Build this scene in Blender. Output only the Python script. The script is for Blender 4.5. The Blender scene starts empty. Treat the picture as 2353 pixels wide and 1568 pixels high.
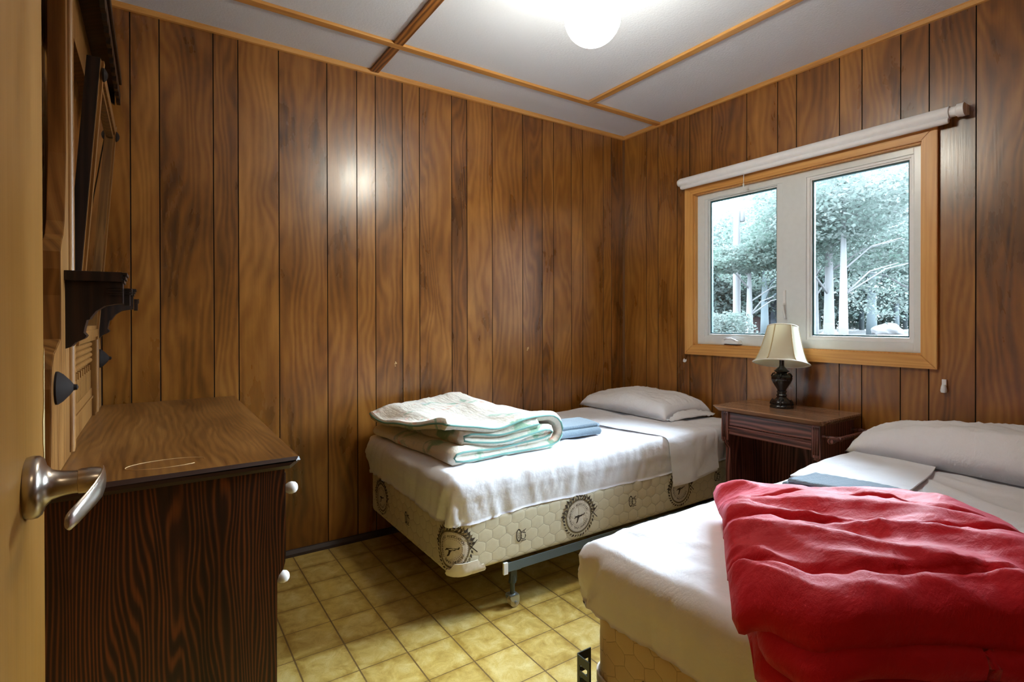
import bpy, bmesh, math, random
from math import sin, cos, pi, radians, exp, sqrt
from mathutils import Vector, Matrix, noise

random.seed(7)
SC = bpy.context.scene
COL = SC.collection

# ------------------------------------------------------------------ camera
CAMP = Vector((-2.813, -2.739, 1.14))
YAW, PITCH, ROLL = radians(56.0887), radians(-0.2667), radians(-0.1117)
FPX, CY = 1223.776, 742.46
_d = Vector((cos(YAW)*cos(PITCH), sin(YAW)*cos(PITCH), sin(PITCH)))
_r = Vector((sin(YAW), -cos(YAW), 0))
_u = _r.cross(_d)
CR = _r*cos(ROLL) + _u*sin(ROLL)
CU = -_r*sin(ROLL) + _u*cos(ROLL)
cd = bpy.data.cameras.new('camera')
cam = bpy.data.objects.new('camera', cd)
COL.objects.link(cam)
cam.matrix_world = Matrix(((CR.x, CU.x, -_d.x, CAMP.x), (CR.y, CU.y, -_d.y, CAMP.y),
                           (CR.z, CU.z, -_d.z, CAMP.z), (0, 0, 0, 1)))
cd.sensor_width = 36.0
cd.lens = FPX/2353*36.0
cd.shift_y = (CY-784)/2353
cd.clip_start = 0.02
cd.clip_end = 300
SC.camera = cam

# ------------------------------------------------------------------ world, sun, exposure
W = bpy.data.worlds.new('world')
SC.world = W
W.use_nodes = True
bg = W.node_tree.nodes['Background']
bg.inputs[0].default_value = (0.76, 0.87, 1.0, 1)
bg.inputs[1].default_value = 9.0
sd = bpy.data.lights.new('sun', 'SUN')
sd.energy = 31
sd.angle = radians(58)
sd.color = (0.74, 0.85, 1.0)
sun = bpy.data.objects.new('sun', sd)
COL.objects.link(sun)
sun.rotation_euler = Vector((1.0, 0.06, 0.60)).to_track_quat('Z', 'Y').to_euler()
sun.location = (6, -1, 6)
pl = bpy.data.lights.new('window_portal', 'AREA')     # guides the sky light through the window opening
pl.shape = 'RECTANGLE'; pl.size = 0.95; pl.size_y = 1.2; pl.cycles.is_portal = True
portal = bpy.data.objects.new('window_portal', pl); COL.objects.link(portal)
portal.location = (.13, -1.2, 1.455); portal.rotation_euler = (0, radians(90), 0)
SC.view_settings.view_transform = 'Standard'
SC.view_settings.look = 'None'
SC.view_settings.gamma = 1
SC.view_settings.use_curve_mapping = False
SC.view_settings.exposure = 1.25
SC.cycles.use_denoising = True
SC.cycles.max_bounces = 8
SC.cycles.diffuse_bounces = 5
SC.cycles.glossy_bounces = 3
SC.cycles.transparent_max_bounces = 8
SC.cycles.sample_clamp_indirect = 6
SC.cycles.caustics_reflective = False
SC.cycles.caustics_refractive = False

# ------------------------------------------------------------------ node helpers
class NT:
    def __init__(s, name):
        s.m = bpy.data.materials.new(name)
        s.m.use_nodes = True
        s.t = s.m.node_tree
        s.b = s.t.nodes['Principled BSDF']
        s.out = s.t.nodes['Material Output']
    def n(s, typ, **kw):
        nd = s.t.nodes.new(typ)
        for k, v in kw.items():
            if k.startswith('i_'):
                key = k[2:]
                key = int(key) if key.isdigit() else key.replace('_', ' ')
                s.set(nd.inputs[key], v)
            else:
                setattr(nd, k, v)
        return nd
    def set(s, sock, v):
        if isinstance(v, bpy.types.NodeSocket):
            s.t.links.new(v, sock)
        elif isinstance(v, bpy.types.Node):
            s.t.links.new(v.outputs[0], sock)
        else:
            sock.default_value = v
    def P(s, **kw):
        for k, v in kw.items():
            s.set(s.b.inputs[k.replace('_', ' ')], v)
    def math(s, op, a, b=None, c=None, clamp=False):
        nd = s.t.nodes.new('ShaderNodeMath'); nd.operation = op; nd.use_clamp = clamp
        s.set(nd.inputs[0], a)
        if b is not None: s.set(nd.inputs[1], b)
        if c is not None: s.set(nd.inputs[2], c)
        return nd.outputs[0]
    def vmath(s, op, a, b=None):
        nd = s.t.nodes.new('ShaderNodeVectorMath'); nd.operation = op
        s.set(nd.inputs[0], a)
        if b is not None: s.set(nd.inputs[1], b)
        return nd.outputs['Value'] if op in ('DOT_PRODUCT', 'LENGTH') else nd.outputs[0]
    def obj(s):
        return s.n('ShaderNodeTexCoord').outputs['Object']
    def sep(s, v):
        nd = s.n('ShaderNodeSeparateXYZ'); s.set(nd.inputs[0], v); return nd.outputs
    def comb(s, x, y, z):
        nd = s.n('ShaderNodeCombineXYZ'); s.set(nd.inputs[0], x); s.set(nd.inputs[1], y); s.set(nd.inputs[2], z)
        return nd.outputs[0]
    def scale(s, v, sc):
        return s.vmath('MULTIPLY', v, sc)
    def noise(s, v, scale=1, detail=4, rough=.55, dist=0):
        nd = s.n('ShaderNodeTexNoise'); s.set(nd.inputs['Vector'], v)
        nd.inputs['Scale'].default_value = scale; nd.inputs['Detail'].default_value = detail
        nd.inputs['Roughness'].default_value = rough; nd.inputs['Distortion'].default_value = dist
        return nd.outputs['Fac']
    def ramp(s, f, stops):
        nd = s.n('ShaderNodeValToRGB'); s.set(nd.inputs[0], f)
        el = nd.color_ramp.elements
        while len(el) < len(stops): el.new(0.5)
        for e, (p, c) in zip(el, stops):
            e.position = p
            e.color = (*c, 1) if len(c) == 3 else c
        return nd.outputs[0]
    def mix(s, f, a, b, mode='MIX'):
        nd = s.n('ShaderNodeMix', data_type='RGBA', blend_type=mode)
        s.set(nd.inputs[0], f)
        s.set(nd.inputs[6], a if not isinstance(a, tuple) else (*a, 1))
        s.set(nd.inputs[7], b if not isinstance(b, tuple) else (*b, 1))
        return nd.outputs[2]
    def mr(s, v, a, b, c, d):
        nd = s.n('ShaderNodeMapRange'); s.set(nd.inputs[0], v)
        for i, x in enumerate((a, b, c, d)): nd.inputs[i+1].default_value = x
        return nd.outputs[0]
    def bump(s, h, strength=.3, dist=.01):
        nd = s.n('ShaderNodeBump'); nd.inputs['Strength'].default_value = strength
        nd.inputs['Distance'].default_value = dist
        s.set(nd.inputs['Height'], h); s.set(s.b.inputs['Normal'], nd.outputs[0])

def plain(name, c, rough=.6, metal=0, spec=.5, **kw):
    q = NT(name); q.P(Base_Color=(*c, 1), Roughness=rough, Metallic=metal)
    q.b.inputs['Specular IOR Level'].default_value = spec
    v = q.noise(q.obj(), 35, 3)
    q.P(Base_Color=q.mix(v, tuple(x*.94 for x in c), tuple(min(1, x*1.05) for x in c)))
    q.P(**kw)
    return q.m

def veneer(name, cols, across=1.0, up=2, rough=.3, rings=1.0, plank=True, grain_amt=.25, spec=.5, ax=(1, 1, 0), wscale=5.0, wdist=7.0, wmix=.22, blot=1.0):
    """wood: cathedral bands stretched along the grain axis"""
    q = NT(name)
    o = q.sep(q.obj())
    if up == 2: across_v = q.math('ADD', q.math('MULTIPLY', o[0], ax[0]), q.math('MULTIPLY', o[1], ax[1])); upv = o[2]; dep = o[2]
    elif up == 0: across_v = q.math('ADD', o[1], o[2]); upv = o[0]
    else: across_v = q.math('ADD', o[0], o[2]); upv = o[1]
    rnd = q.n('ShaderNodeAttribute', attribute_name='plank').outputs['Fac'] if plank else 0.37
    off = q.math('MULTIPLY', rnd, 37.0)
    v = q.comb(across_v, q.math('ADD', upv, off), off)
    big = q.noise(q.scale(v, (6*across, 1.7, 1)), 1, 5, .6, .3)
    warp = q.noise(q.scale(v, (5*across, 1.1, 1)), 1, 2, .5, .3)
    wv = q.n('ShaderNodeTexWave', wave_type='BANDS', bands_direction='X', wave_profile='SIN')
    q.set(wv.inputs['Vector'], q.comb(q.math('ADD', q.math('MULTIPLY', across_v, across), q.math('MULTIPLY', warp, .24*rings)), q.math('MULTIPLY', upv, .05), off))
    wv.inputs['Scale'].default_value = wscale; wv.inputs['Distortion'].default_value = .5
    wv.inputs['Detail'].default_value = 3; wv.inputs['Detail Scale'].default_value = 1.6
    fine = q.noise(q.scale(v, (150*across, 4, 1)), 1, 3, .6)
    f = q.math('ADD', q.math('MULTIPLY', big, 1-wmix), q.math('MULTIPLY', wv.outputs['Fac'], wmix))
    f = q.math('ADD', f, q.math('MULTIPLY', q.math('SUBTRACT', fine, .5), grain_amt))
    if plank: f = q.math('ADD', f, q.math('MULTIPLY', q.math('SUBTRACT', rnd, .5), .16))
    c = q.ramp(f, [(.22, cols[0]), (.5, cols[1]), (.8, cols[2])])
    if blot:
        knot = q.noise(q.scale(v, (9*across, 3.2, 1)), 1, 3, .5, .5)
        c = q.mix(q.mr(knot, .56, .84, 0, .6*blot), c, tuple(x*.45 for x in cols[0]))
    q.P(Base_Color=c, Roughness=q.mr(big, .3, .7, rough*.85, rough*1.25))
    q.b.inputs['Specular IOR Level'].default_value = spec
    q.bump(fine, .12, .002)
    return q.m

M = {}
M['panel'] = veneer('wood_panelling', [(.055, .018, .0025), (.235, .086, .011), (.43, .19, .034)], rough=.29, spec=.6, wscale=8, wmix=.13, rings=1.5, grain_amt=.15, blot=.5)
M['panel'].node_tree.nodes['Principled BSDF'].inputs['Coat Weight'].default_value = .45
M['panel'].node_tree.nodes['Principled BSDF'].inputs['Coat Roughness'].default_value = .33
M['groove'] = plain('panel_groove', (.012, .006, .003), .6)
M['pine'] = veneer('pine_trim', [(.50, .23, .06), (.66, .34, .10), (.76, .44, .15)], up=2, across=3.5, rough=.4, plank=False, wmix=.12, blot=0)
M['pine_x'] = veneer('pine_trim_along_x', [(.48, .21, .05), (.64, .32, .09), (.76, .43, .14)], up=0, across=3.5, rough=.4, plank=False, wmix=.12, blot=0)
M['pine_y'] = veneer('pine_trim_along_y', [(.44, .18, .045), (.62, .31, .085), (.76, .43, .14)], up=1, across=3.5, rough=.4, plank=False, wmix=.16, blot=0)
M['batten_y'] = veneer('dark_batten', [(.12, .045, .012), (.34, .13, .03), (.48, .21, .055)], up=1, across=2, rough=.4, plank=False, wmix=.5, blot=.5)
M['dresser'] = veneer('dresser_wood', [(.008, .0022, .001), (.038, .0100, .003), (.185, .052, .012)], up=2, across=1.3, rough=.38, plank=False, wmix=.42, wscale=24, rings=1.1, grain_amt=.4, blot=.6)
M['dresser_top'] = veneer('dresser_top_wood', [(.050, .017, .0035), (.165, .066, .012), (.27, .125, .027)], up=1, across=1.2, rough=.36, plank=False, wmix=.15, wscale=14, grain_amt=.4, blot=.8)
M['post'] = veneer('mirror_post_wood', [(.09, .034, .008), (.20, .088, .020), (.32, .16, .043)], up=2, across=2.0, rough=.36, plank=False, wmix=.25, blot=.4)
M['darkwood'] = veneer('dark_stained_wood', [(.003, .001, .0008), (.009, .0035, .002), (.026, .010, .005)], up=2, across=2.5, rough=.4, plank=False, wmix=.5, blot=0)
M['stand'] = veneer('nightstand_wood', [(.045, .014, .012), (.15, .050, .040), (.30, .12, .10)], up=1, across=2.0, rough=.33, plank=False, wmix=.5, wscale=8, grain_amt=.5, blot=0)
M['stand_v'] = veneer('nightstand_wood_upright', [(.045, .014, .012), (.15, .050, .040), (.30, .12, .10)], up=2, across=2.0, rough=.33, plank=False, wmix=.5, wscale=8, grain_amt=.5, blot=0)
M['stand_top'] = veneer('nightstand_top_sheen_wood', [(.22, .12, .07), (.32, .18, .11), (.42, .26, .17)], up=1, across=2.0, rough=.2, spec=.8, plank=False, wmix=.4, wscale=8, grain_amt=.4, blot=0)  # paler than the other nightstand wood: window reflection put into the colour
M['door'] = veneer('birch_door', [(.22, .095, .011), (.31, .145, .020), (.39, .195, .036)], up=2, across=1.4, rough=.42, plank=False, wmix=.06, grain_amt=.2, blot=0)
M['doorchip'] = plain('raw_chipboard', (.62, .50, .24), .8)
M['white'] = plain('white_plastic', (.78, .80, .82), .35)
M['vinyl'] = plain('vinyl_window_frame', (.71, .76, .78), .3)
M['seal'] = plain('dark_window_seal', (.02, .10, .12), .5)
M['blind'] = plain('white_roller_blind', (.84, .86, .90), .55)
M['chrome'] = plain('brushed_nickel', (.50, .44, .38), .28, 1.0)
M['steel'] = plain('zinc_plated_steel', (.50, .56, .60), .3, .85)
M['rail'] = plain('grey_blue_painted_steel', (.12, .165, .20), .35, .3)
M['legmetal'] = plain('dark_painted_steel', (.05, .062, .055), .4, .3)
M['cream'] = plain('cream_plastic', (.66, .60, .50), .35)
M['beige'] = plain('beige_corner_plastic', (.72, .66, .57), .45)
M['black'] = plain('black_glossy_resin', (.010, .009, .010), .2, 0, .6)
M['porcelain'] = plain('white_porcelain', (.82, .80, .78), .12)
M['rosette'] = plain('dark_turned_wood', (.014, .009, .007), .8, spec=.2)
M['mark'] = plain('dark_brown_print', (.055, .042, .030), .85, spec=.2)
M['mark2'] = plain('olive_brown_print', (.20, .155, .085), .85, spec=.2)
M['mark3'] = plain('pale_print', (.66, .60, .50), .85, spec=.2)
M['chip'] = plain('flaked_wood_patch', (.62, .42, .2), .8)
M['topedge'] = plain('dark_worn_table_edge', (.030, .011, .006), .4)
M['corner'] = plain('corner_strip_wood', (.13, .055, .014), .65, spec=.25)
M['base'] = plain('dark_floor_trim', (.030, .013, .007), .5)
M['mirror'] = plain('mirror_silver', (.85, .86, .84), .02, 1.0)

def ceiling_mat():
    q = NT('ceiling_board'); n = q.noise(q.obj(), 90, 4, .7)
    q.P(Base_Color=q.mix(n, (.74, .80, .90), (.79, .85, .95)), Roughness=.85)
    q.b.inputs['Specular IOR Level'].default_value = .25
    q.bump(n, .5, .004); return q.m
M['ceiling'] = ceiling_mat()

def floor_mat():
    q = NT('vinyl_floor_tiles'); o = q.obj(); s = q.sep(o)
    tx = q.math('DIVIDE', q.math('SUBTRACT', s[0], -2.2608), .16611)
    ty = q.math('DIVIDE', q.math('SUBTRACT', s[1], -.1701), .17081)
    fx = q.math('FRACT', tx); fy = q.math('FRACT', ty)
    ex = q.math('MINIMUM', fx, q.math('SUBTRACT', 1, fx)); ey = q.math('MINIMUM', fy, q.math('SUBTRACT', 1, fy))
    e = q.math('MINIMUM', ex, ey)
    wob = q.math('MULTIPLY', q.noise(o, 60, 2), .012)
    line = q.math('MAXIMUM', q.math('LESS_THAN', ex, q.math('ADD', wob, .009)), q.math('LESS_THAN', ey, q.math('ADD', wob, .004)))
    rnd = q.n('ShaderNodeTexWhiteNoise'); q.set(rnd.inputs['Vector'], q.comb(q.math('FLOOR', tx), q.math('FLOOR', ty), 0))
    mott = q.noise(o, 16, 6, .65, .6)
    speck = q.noise(o, 260, 2, .6)
    f = q.math('ADD', q.math('MULTIPLY', mott, .9), q.math('MULTIPLY', q.math('SUBTRACT', rnd.outputs['Value'], .5), .10))
    f = q.math('ADD', f, q.mr(e, 0, .16, -.16, .02))
    c = q.ramp(f, [(.25, (.36, .23, .045)), (.45, (.54, .39, .11)), (.65, (.66, .54, .23))])
    yel = q.noise(o, 4.3, 3, .6, .5)
    c = q.mix(q.mr(yel, .55, .72, 0, .5), c, (.66, .47, .10))
    c = q.mix(q.mr(speck, .58, .72, 0, .5), c, (.22, .14, .045))
    c = q.mix(line, c, (.17, .105, .035))
    q.P(Base_Color=c, Roughness=q.mr(mott, .3, .7, .28, .42))
    q.bump(q.math('MULTIPLY', q.math('SUBTRACT', 1, line), 1), .25, .002); return q.m
M['floor'] = floor_mat()

def cloth(name, c, rough=.85, sheen=.2, tint=(1, 1, 1), weave=900, wr=.25, sc=9, dist=.01):
    q = NT(name); o = q.obj()
    n = q.noise(q.vmath('ADD', q.scale(o, (1, 1.6, 1)), (3, 1, 2)), sc, 5, .55, .25)
    q.P(Base_Color=(*c, 1), Roughness=rough, Sheen_Weight=sheen, Sheen_Tint=(*tint, 1), Sheen_Roughness=.45)
    q.b.inputs['Specular IOR Level'].default_value = .2
    w = q.noise(o, weave, 2)
    q.bump(q.math('ADD', n, q.math('MULTIPLY', w, .04)), wr, dist); return q.m
M['sheet'] = cloth('white_cotton_sheet', (.84, .86, .92), wr=.45, sc=8, dist=.015)
M['pillowcase'] = cloth('white_pillowcase', (.86, .88, .93), wr=.8, sc=8, dist=.02)
M['towel'] = cloth('blue_terry_towel', (.19, .27, .34), rough=.95, sheen=.5, weave=400, wr=.6, sc=160, dist=.006)
M['red'] = cloth('red_comforter_cotton', (.60, .006, .018), rough=.6, sheen=.42, tint=(1, .5, .65), wr=.45, sc=11, dist=.02)
M['redtrim'] = plain('grey_comforter_edge', (.12, .16, .18), .8)
M['piping'] = plain('teal_piping', (.16, .36, .32), .6)

def hexes(q, u, v, sx, sy):
    """distance to the border of a hexagonal cell, 0 at the stitch line"""
    px = q.math('DIVIDE', u, sx); py = q.math('DIVIDE', v, sy)
    def cell(ox, oy):
        a = q.math('SUBTRACT', q.math('FLOORED_MODULO', q.math('ADD', px, ox), 1.0), .5)
        b = q.math('SUBTRACT', q.math('FLOORED_MODULO', q.math('ADD', py, oy), 1.7320508), .8660254)
        a = q.math('ABSOLUTE', a); b = q.math('ABSOLUTE', b)
        return q.math('MAXIMUM', a, q.math('ADD', q.math('MULTIPLY', a, .5), q.math('MULTIPLY', b, .8660254)))
    return q.math('SUBTRACT', .5, q.math('MINIMUM', cell(0, 0), cell(.5, .8660254)))

def hexd(u, v, sx, sy):
    px, py = u/sx, v/sy
    def cell(ox, oy):
        a = abs((px+ox) % 1.0-.5); b = abs((py+oy) % 1.7320508-.8660254)
        return max(a, a*.5+b*.8660254)
    return .5-min(cell(0, 0), cell(.5, .8660254))

def quilted(name, c1, c2):
    q = NT(name)
    uv = q.sep(q.n('ShaderNodeUVMap', uv_map='UVMap').outputs[0])
    wob = q.math('MULTIPLY', q.math('SUBTRACT', q.noise(q.obj(), 25, 2), .5), .012)
    h = hexes(q, q.math('ADD', uv[0], wob), q.math('ADD', uv[1], wob), .062, .050)
    n = q.noise(q.obj(), 12, 4)
    c = q.mix(n, c1, c2)
    line = q.mr(h, .004, .022, 1, 0)
    c = q.mix(q.math('MULTIPLY', line, .8), c, tuple(x*.42 for x in c1))
    q.P(Base_Color=c, Roughness=.62, Sheen_Weight=.15)
    q.b.inputs['Specular IOR Level'].default_value = .4
    q.bump(q.mr(h, 0, .10, 0, 1), .14, .003); return q.m
M['ticking'] = quilted('quilted_ivory_ticking', (.60, .54, .38), (.68, .63, .47))
M['ticking2'] = quilted('quilted_tan_ticking', (.62, .47, .26), (.68, .53, .31))

def floral():
    q = NT('floral_quilt_cotton'); o = q.obj()
    a = q.noise(o, 7, 4, .6, 1.0); b = q.noise(q.vmath('ADD', o, (5, 2, 1)), 8, 4, .6, 1.2)
    d = q.noise(q.vmath('ADD', o, (1, 7, 3)), 9, 3, .6, .8)
    c = q.mix(q.mr(a, .57, .66, 0, .75), (.80, .76, .66), (.16, .42, .26))
    c = q.mix(q.mr(b, .62, .70, 0, .7), c, (.80, .25, .13))
    c = q.mix(q.mr(d, .60, .68, 0, .55), c, (.40, .50, .56))
    sc = q.noise(q.scale(o, (1, .15, 1)), 60, 2)
    q.P(Base_Color=c, Roughness=.75, Sheen_Weight=.2)
    q.b.inputs['Specular IOR Level'].default_value = .25
    q.bump(q.math('ADD', sc, q.noise(o, 22, 3)), .45, .008); return q.m
M['floral'] = floral()

def glass():
    q = NT('window_glass'); t = q.t
    tr = q.n('ShaderNodeBsdfTransparent'); tr.inputs[0].default_value = (.95, .985, .98, 1)
    gl = q.n('ShaderNodeBsdfGlossy'); gl.inputs['Roughness'].default_value = .03
    lw = q.n('ShaderNodeFresnel'); lw.inputs[0].default_value = 1.45
    mx = q.n('ShaderNodeMixShader')
    t.links.new(lw.outputs[0], mx.inputs[0]); t.links.new(tr.outputs[0], mx.inputs[1]); t.links.new(gl.outputs[0], mx.inputs[2])
    t.links.new(mx.outputs[0], q.out.inputs[0]); return q.m
M['glass'] = glass()

def emit(name, c, s):
    q = NT(name); q.P(Base_Color=(.9, .9, .88, 1), Roughness=.3, Emission_Color=(*c, 1), Emission_Strength=s); return q.m
M['globe'] = emit('lit_opal_globe', (1, .95, .80), 40)

def shade_mat():
    q = NT('cream_lampshade_fabric')
    q.P(Base_Color=(.84, .80, .64, 1), Roughness=.75, Subsurface_Weight=0.0)
    q.b.inputs['Specular IOR Level'].default_value = .2
    tl = q.n('ShaderNodeBsdfTranslucent'); tl.inputs[0].default_value = (.84, .80, .64, 1)
    mx = q.n('ShaderNodeMixShader'); mx.inputs[0].default_value = .35
    q.t.links.new(q.b.outputs[0], mx.inputs[1]); q.t.links.new(tl.outputs[0], mx.inputs[2]); q.t.links.new(mx.outputs[0], q.out.inputs[0])
    q.bump(q.noise(q.obj(), 300, 2), .2, .001); return q.m
M['shade'] = shade_mat()
M['shadetrim'] = plain('ivory_shade_trim', (.80, .77, .66), .7)
M['shadeseam'] = plain('tan_shade_seam', (.55, .43, .22), .7)

def leafmat(name, a, b, transl=.62):
    q = NT(name); n = q.noise(q.obj(), 1.2, 4)
    c = q.mix(q.mr(n, .35, .65, 0, 1), a, b)
    q.P(Base_Color=c, Roughness=.7)
    tl = q.n('ShaderNodeBsdfTranslucent'); q.set(tl.inputs[0], c)
    mx = q.n('ShaderNodeMixShader'); mx.inputs[0].default_value = transl
    q.t.links.new(q.b.outputs[0], mx.inputs[1]); q.t.links.new(tl.outputs[0], mx.inputs[2]); q.t.links.new(mx.outputs[0], q.out.inputs[0])
    return q.m
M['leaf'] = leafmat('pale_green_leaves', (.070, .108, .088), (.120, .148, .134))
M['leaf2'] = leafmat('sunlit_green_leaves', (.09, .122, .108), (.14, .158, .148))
M['leaf3'] = leafmat('lightened_far_leaves', (.10, .150, .135), (.17, .20, .190))  # background leaf colour lightened to make up for shade among the crowns
M['bark'] = plain('pale_bark', (.15, .15, .155), .9)
M['bark2'] = plain('grey_brown_bark', (.08, .10, .11), .9)
M['lawn'] = leafmat('pale_lawn', (.070, .073, .072), (.095, .094, .093), 0)
M['rock'] = plain('pale_boulder', (.17, .165, .17), .9)
M['housewall'] = plain('pink_house_siding', (.10, .062, .064), .8)
M['shedwall'] = plain('blue_grey_shed_siding', (.05, .062, .08), .8)
M['pole'] = plain('weathered_pole', (.15, .15, .155), .9)
M['hallpaint'] = plain('hall_wall_paint', (.55, .46, .34), .8)

# ------------------------------------------------------------------ mesh helpers
BASE = {}
def link(name, bm, mats, parent=None, smooth=False, weld=False):
    if weld: bmesh.ops.remove_doubles(bm, verts=bm.verts, dist=1e-5)
    me = bpy.data.meshes.new(name)
    o = bpy.data.objects.new(name, me)
    COL.objects.link(o)
    if parent is not None:
        b = BASE.get(parent.name, Vector((0, 0, 0)))
        bmesh.ops.translate(bm, verts=bm.verts, vec=-b)
        o.parent = parent
        BASE[o.name] = b
    bm.normal_update()
    bm.to_mesh(me); bm.free()
    for m in (mats if isinstance(mats, (list, tuple)) else [mats]): me.materials.append(m)
    if smooth is True:
        for p in me.polygons: p.use_smooth = True
    elif smooth:
        for p in me.polygons: p.use_smooth = True
        me.set_sharp_from_angle(angle=radians(smooth))
    return o
def recenter(o, loc):
    """put a top-level mesh's origin at loc"""
    loc = Vector(loc)
    o.data.transform(Matrix.Translation(-loc)); o.location = loc; BASE[o.name] = loc
    return o
def thing(name, label, cat, loc, group=None):
    o = bpy.data.objects.new(name, None); COL.objects.link(o)
    o.location = loc; o.empty_display_size = .1
    BASE[o.name] = Vector(loc)
    return tag(o, label, cat, group)
def tag(o, label, cat, group=None):
    o['label'] = label; o['category'] = cat
    if group: o['group'] = group
    return o
def struct(name, bm, mats, label, cat, parent=None, smooth=False):
    o = link(name, bm, mats, parent, smooth)
    if parent is None:
        o['kind'] = 'structure'; o['label'] = label; o['category'] = cat
    return o
def NB(): return bmesh.new()
def box(bm, x0, x1, y0, y1, z0, z1, bev=0, mi=0, seg=2):
    vs = [bm.verts.new((x, y, z)) for x in (x0, x1) for y in (y0, y1) for z in (z0, z1)]
    fs = [bm.faces.new([vs[i] for i in f]) for f in ((0, 1, 3, 2), (4, 6, 7, 5), (0, 4, 5, 1), (2, 3, 7, 6), (0, 2, 6, 4), (1, 5, 7, 3))]
    for f in fs: f.material_index = mi
    if bev:
        es = list({e for f in fs for e in f.edges})
        r = bmesh.ops.bevel(bm, geom=es, offset=bev, segments=seg, affect='EDGES', profile=.7)
        for f in r['faces']: f.material_index = mi
    return vs
def prism(bm, pts, f, a, b, mi=0, bev=0):
    """pts 2D outline; f(u,v,w)->3D; extruded w from a to b"""
    A = [bm.verts.new(f(u, v, a)) for u, v in pts]
    B = [bm.verts.new(f(u, v, b)) for u, v in pts]
    n = len(pts); fs = []
    fs.append(bm.faces.new(A)); fs.append(bm.faces.new(B[::-1]))
    for i in range(n):
        fs.append(bm.faces.new([A[i], B[i], B[(i+1) % n], A[(i+1) % n]]))
    for q in fs: q.material_index = mi
    bmesh.ops.recalc_face_normals(bm, faces=fs)
    if bev:
        es = list({e for q in fs[:2] for e in q.edges})
        bmesh.ops.bevel(bm, geom=es, offset=bev, segments=2, affect='EDGES')
    return fs
def lathe(bm, prof, c, axis='Z', n=32, mi=0, lobes=0, amp=0):
    """prof: list of (r, h)"""
    rings = []
    for r, h in prof:
        ring = []
        for i in range(n):
            a = 2*pi*i/n
            rr = r*(1+(amp*cos(lobes*a) if lobes else 0))
            p = {'Z': (c[0]+rr*cos(a), c[1]+rr*sin(a), c[2]+h),
                 'X': (c[0]+h, c[1]+rr*cos(a), c[2]+rr*sin(a)),
                 'Y': (c[0]+rr*cos(a), c[1]+h, c[2]+rr*sin(a))}[axis]
            ring.append(bm.verts.new(p))
        rings.append(ring)
    fs = []
    for A, B in zip(rings, rings[1:]):
        for i in range(n):
            fs.append(bm.faces.new([A[i], A[(i+1) % n], B[(i+1) % n], B[i]]))
    fs.append(bm.faces.new(rings[0][::-1])); fs.append(bm.faces.new(rings[-1]))
    for f in fs: f.material_index = mi
    bmesh.ops.recalc_face_normals(bm, faces=fs)
    return rings
def tube(bm, pts, r, n=8, mi=0, rad=None, cap=True):
    pts = [Vector(p) for p in pts]
    rings = []; up = Vector((0, 0, 1))
    for i, p in enumerate(pts):
        t = (pts[min(i+1, len(pts)-1)]-pts[max(i-1, 0)])
        if t.length < 1e-9: t = Vector((1, 0, 0))
        t.normalize()
        a = t.cross(up)
        if a.length < .05: a = t.cross(Vector((1, 0, 0)))
        a.normalize(); b = a.cross(t)
        rr = rad[i] if rad else r
        rings.append([bm.verts.new(p+(a*cos(2*pi*k/n)+b*sin(2*pi*k/n))*rr) for k in range(n)])
    fs = []
    for A, B in zip(rings, rings[1:]):
        for k in range(n):
            fs.append(bm.faces.new([A[k], A[(k+1) % n], B[(k+1) % n], B[k]]))
    if cap:
        fs.append(bm.faces.new(rings[0][::-1])); fs.append(bm.faces.new(rings[-1]))
    for f in fs: f.material_index = mi; f.smooth = True
    return fs
def N(x, y, z, s=1.0): return noise.noise(Vector((x*s, y*s, z*s)))
def ridge(x, y, z):
    return 1-abs(noise.noise(Vector((x, y, z))))*2
def smooth01(t): t = max(0, min(1, t)); return t*t*(3-2*t)

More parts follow.
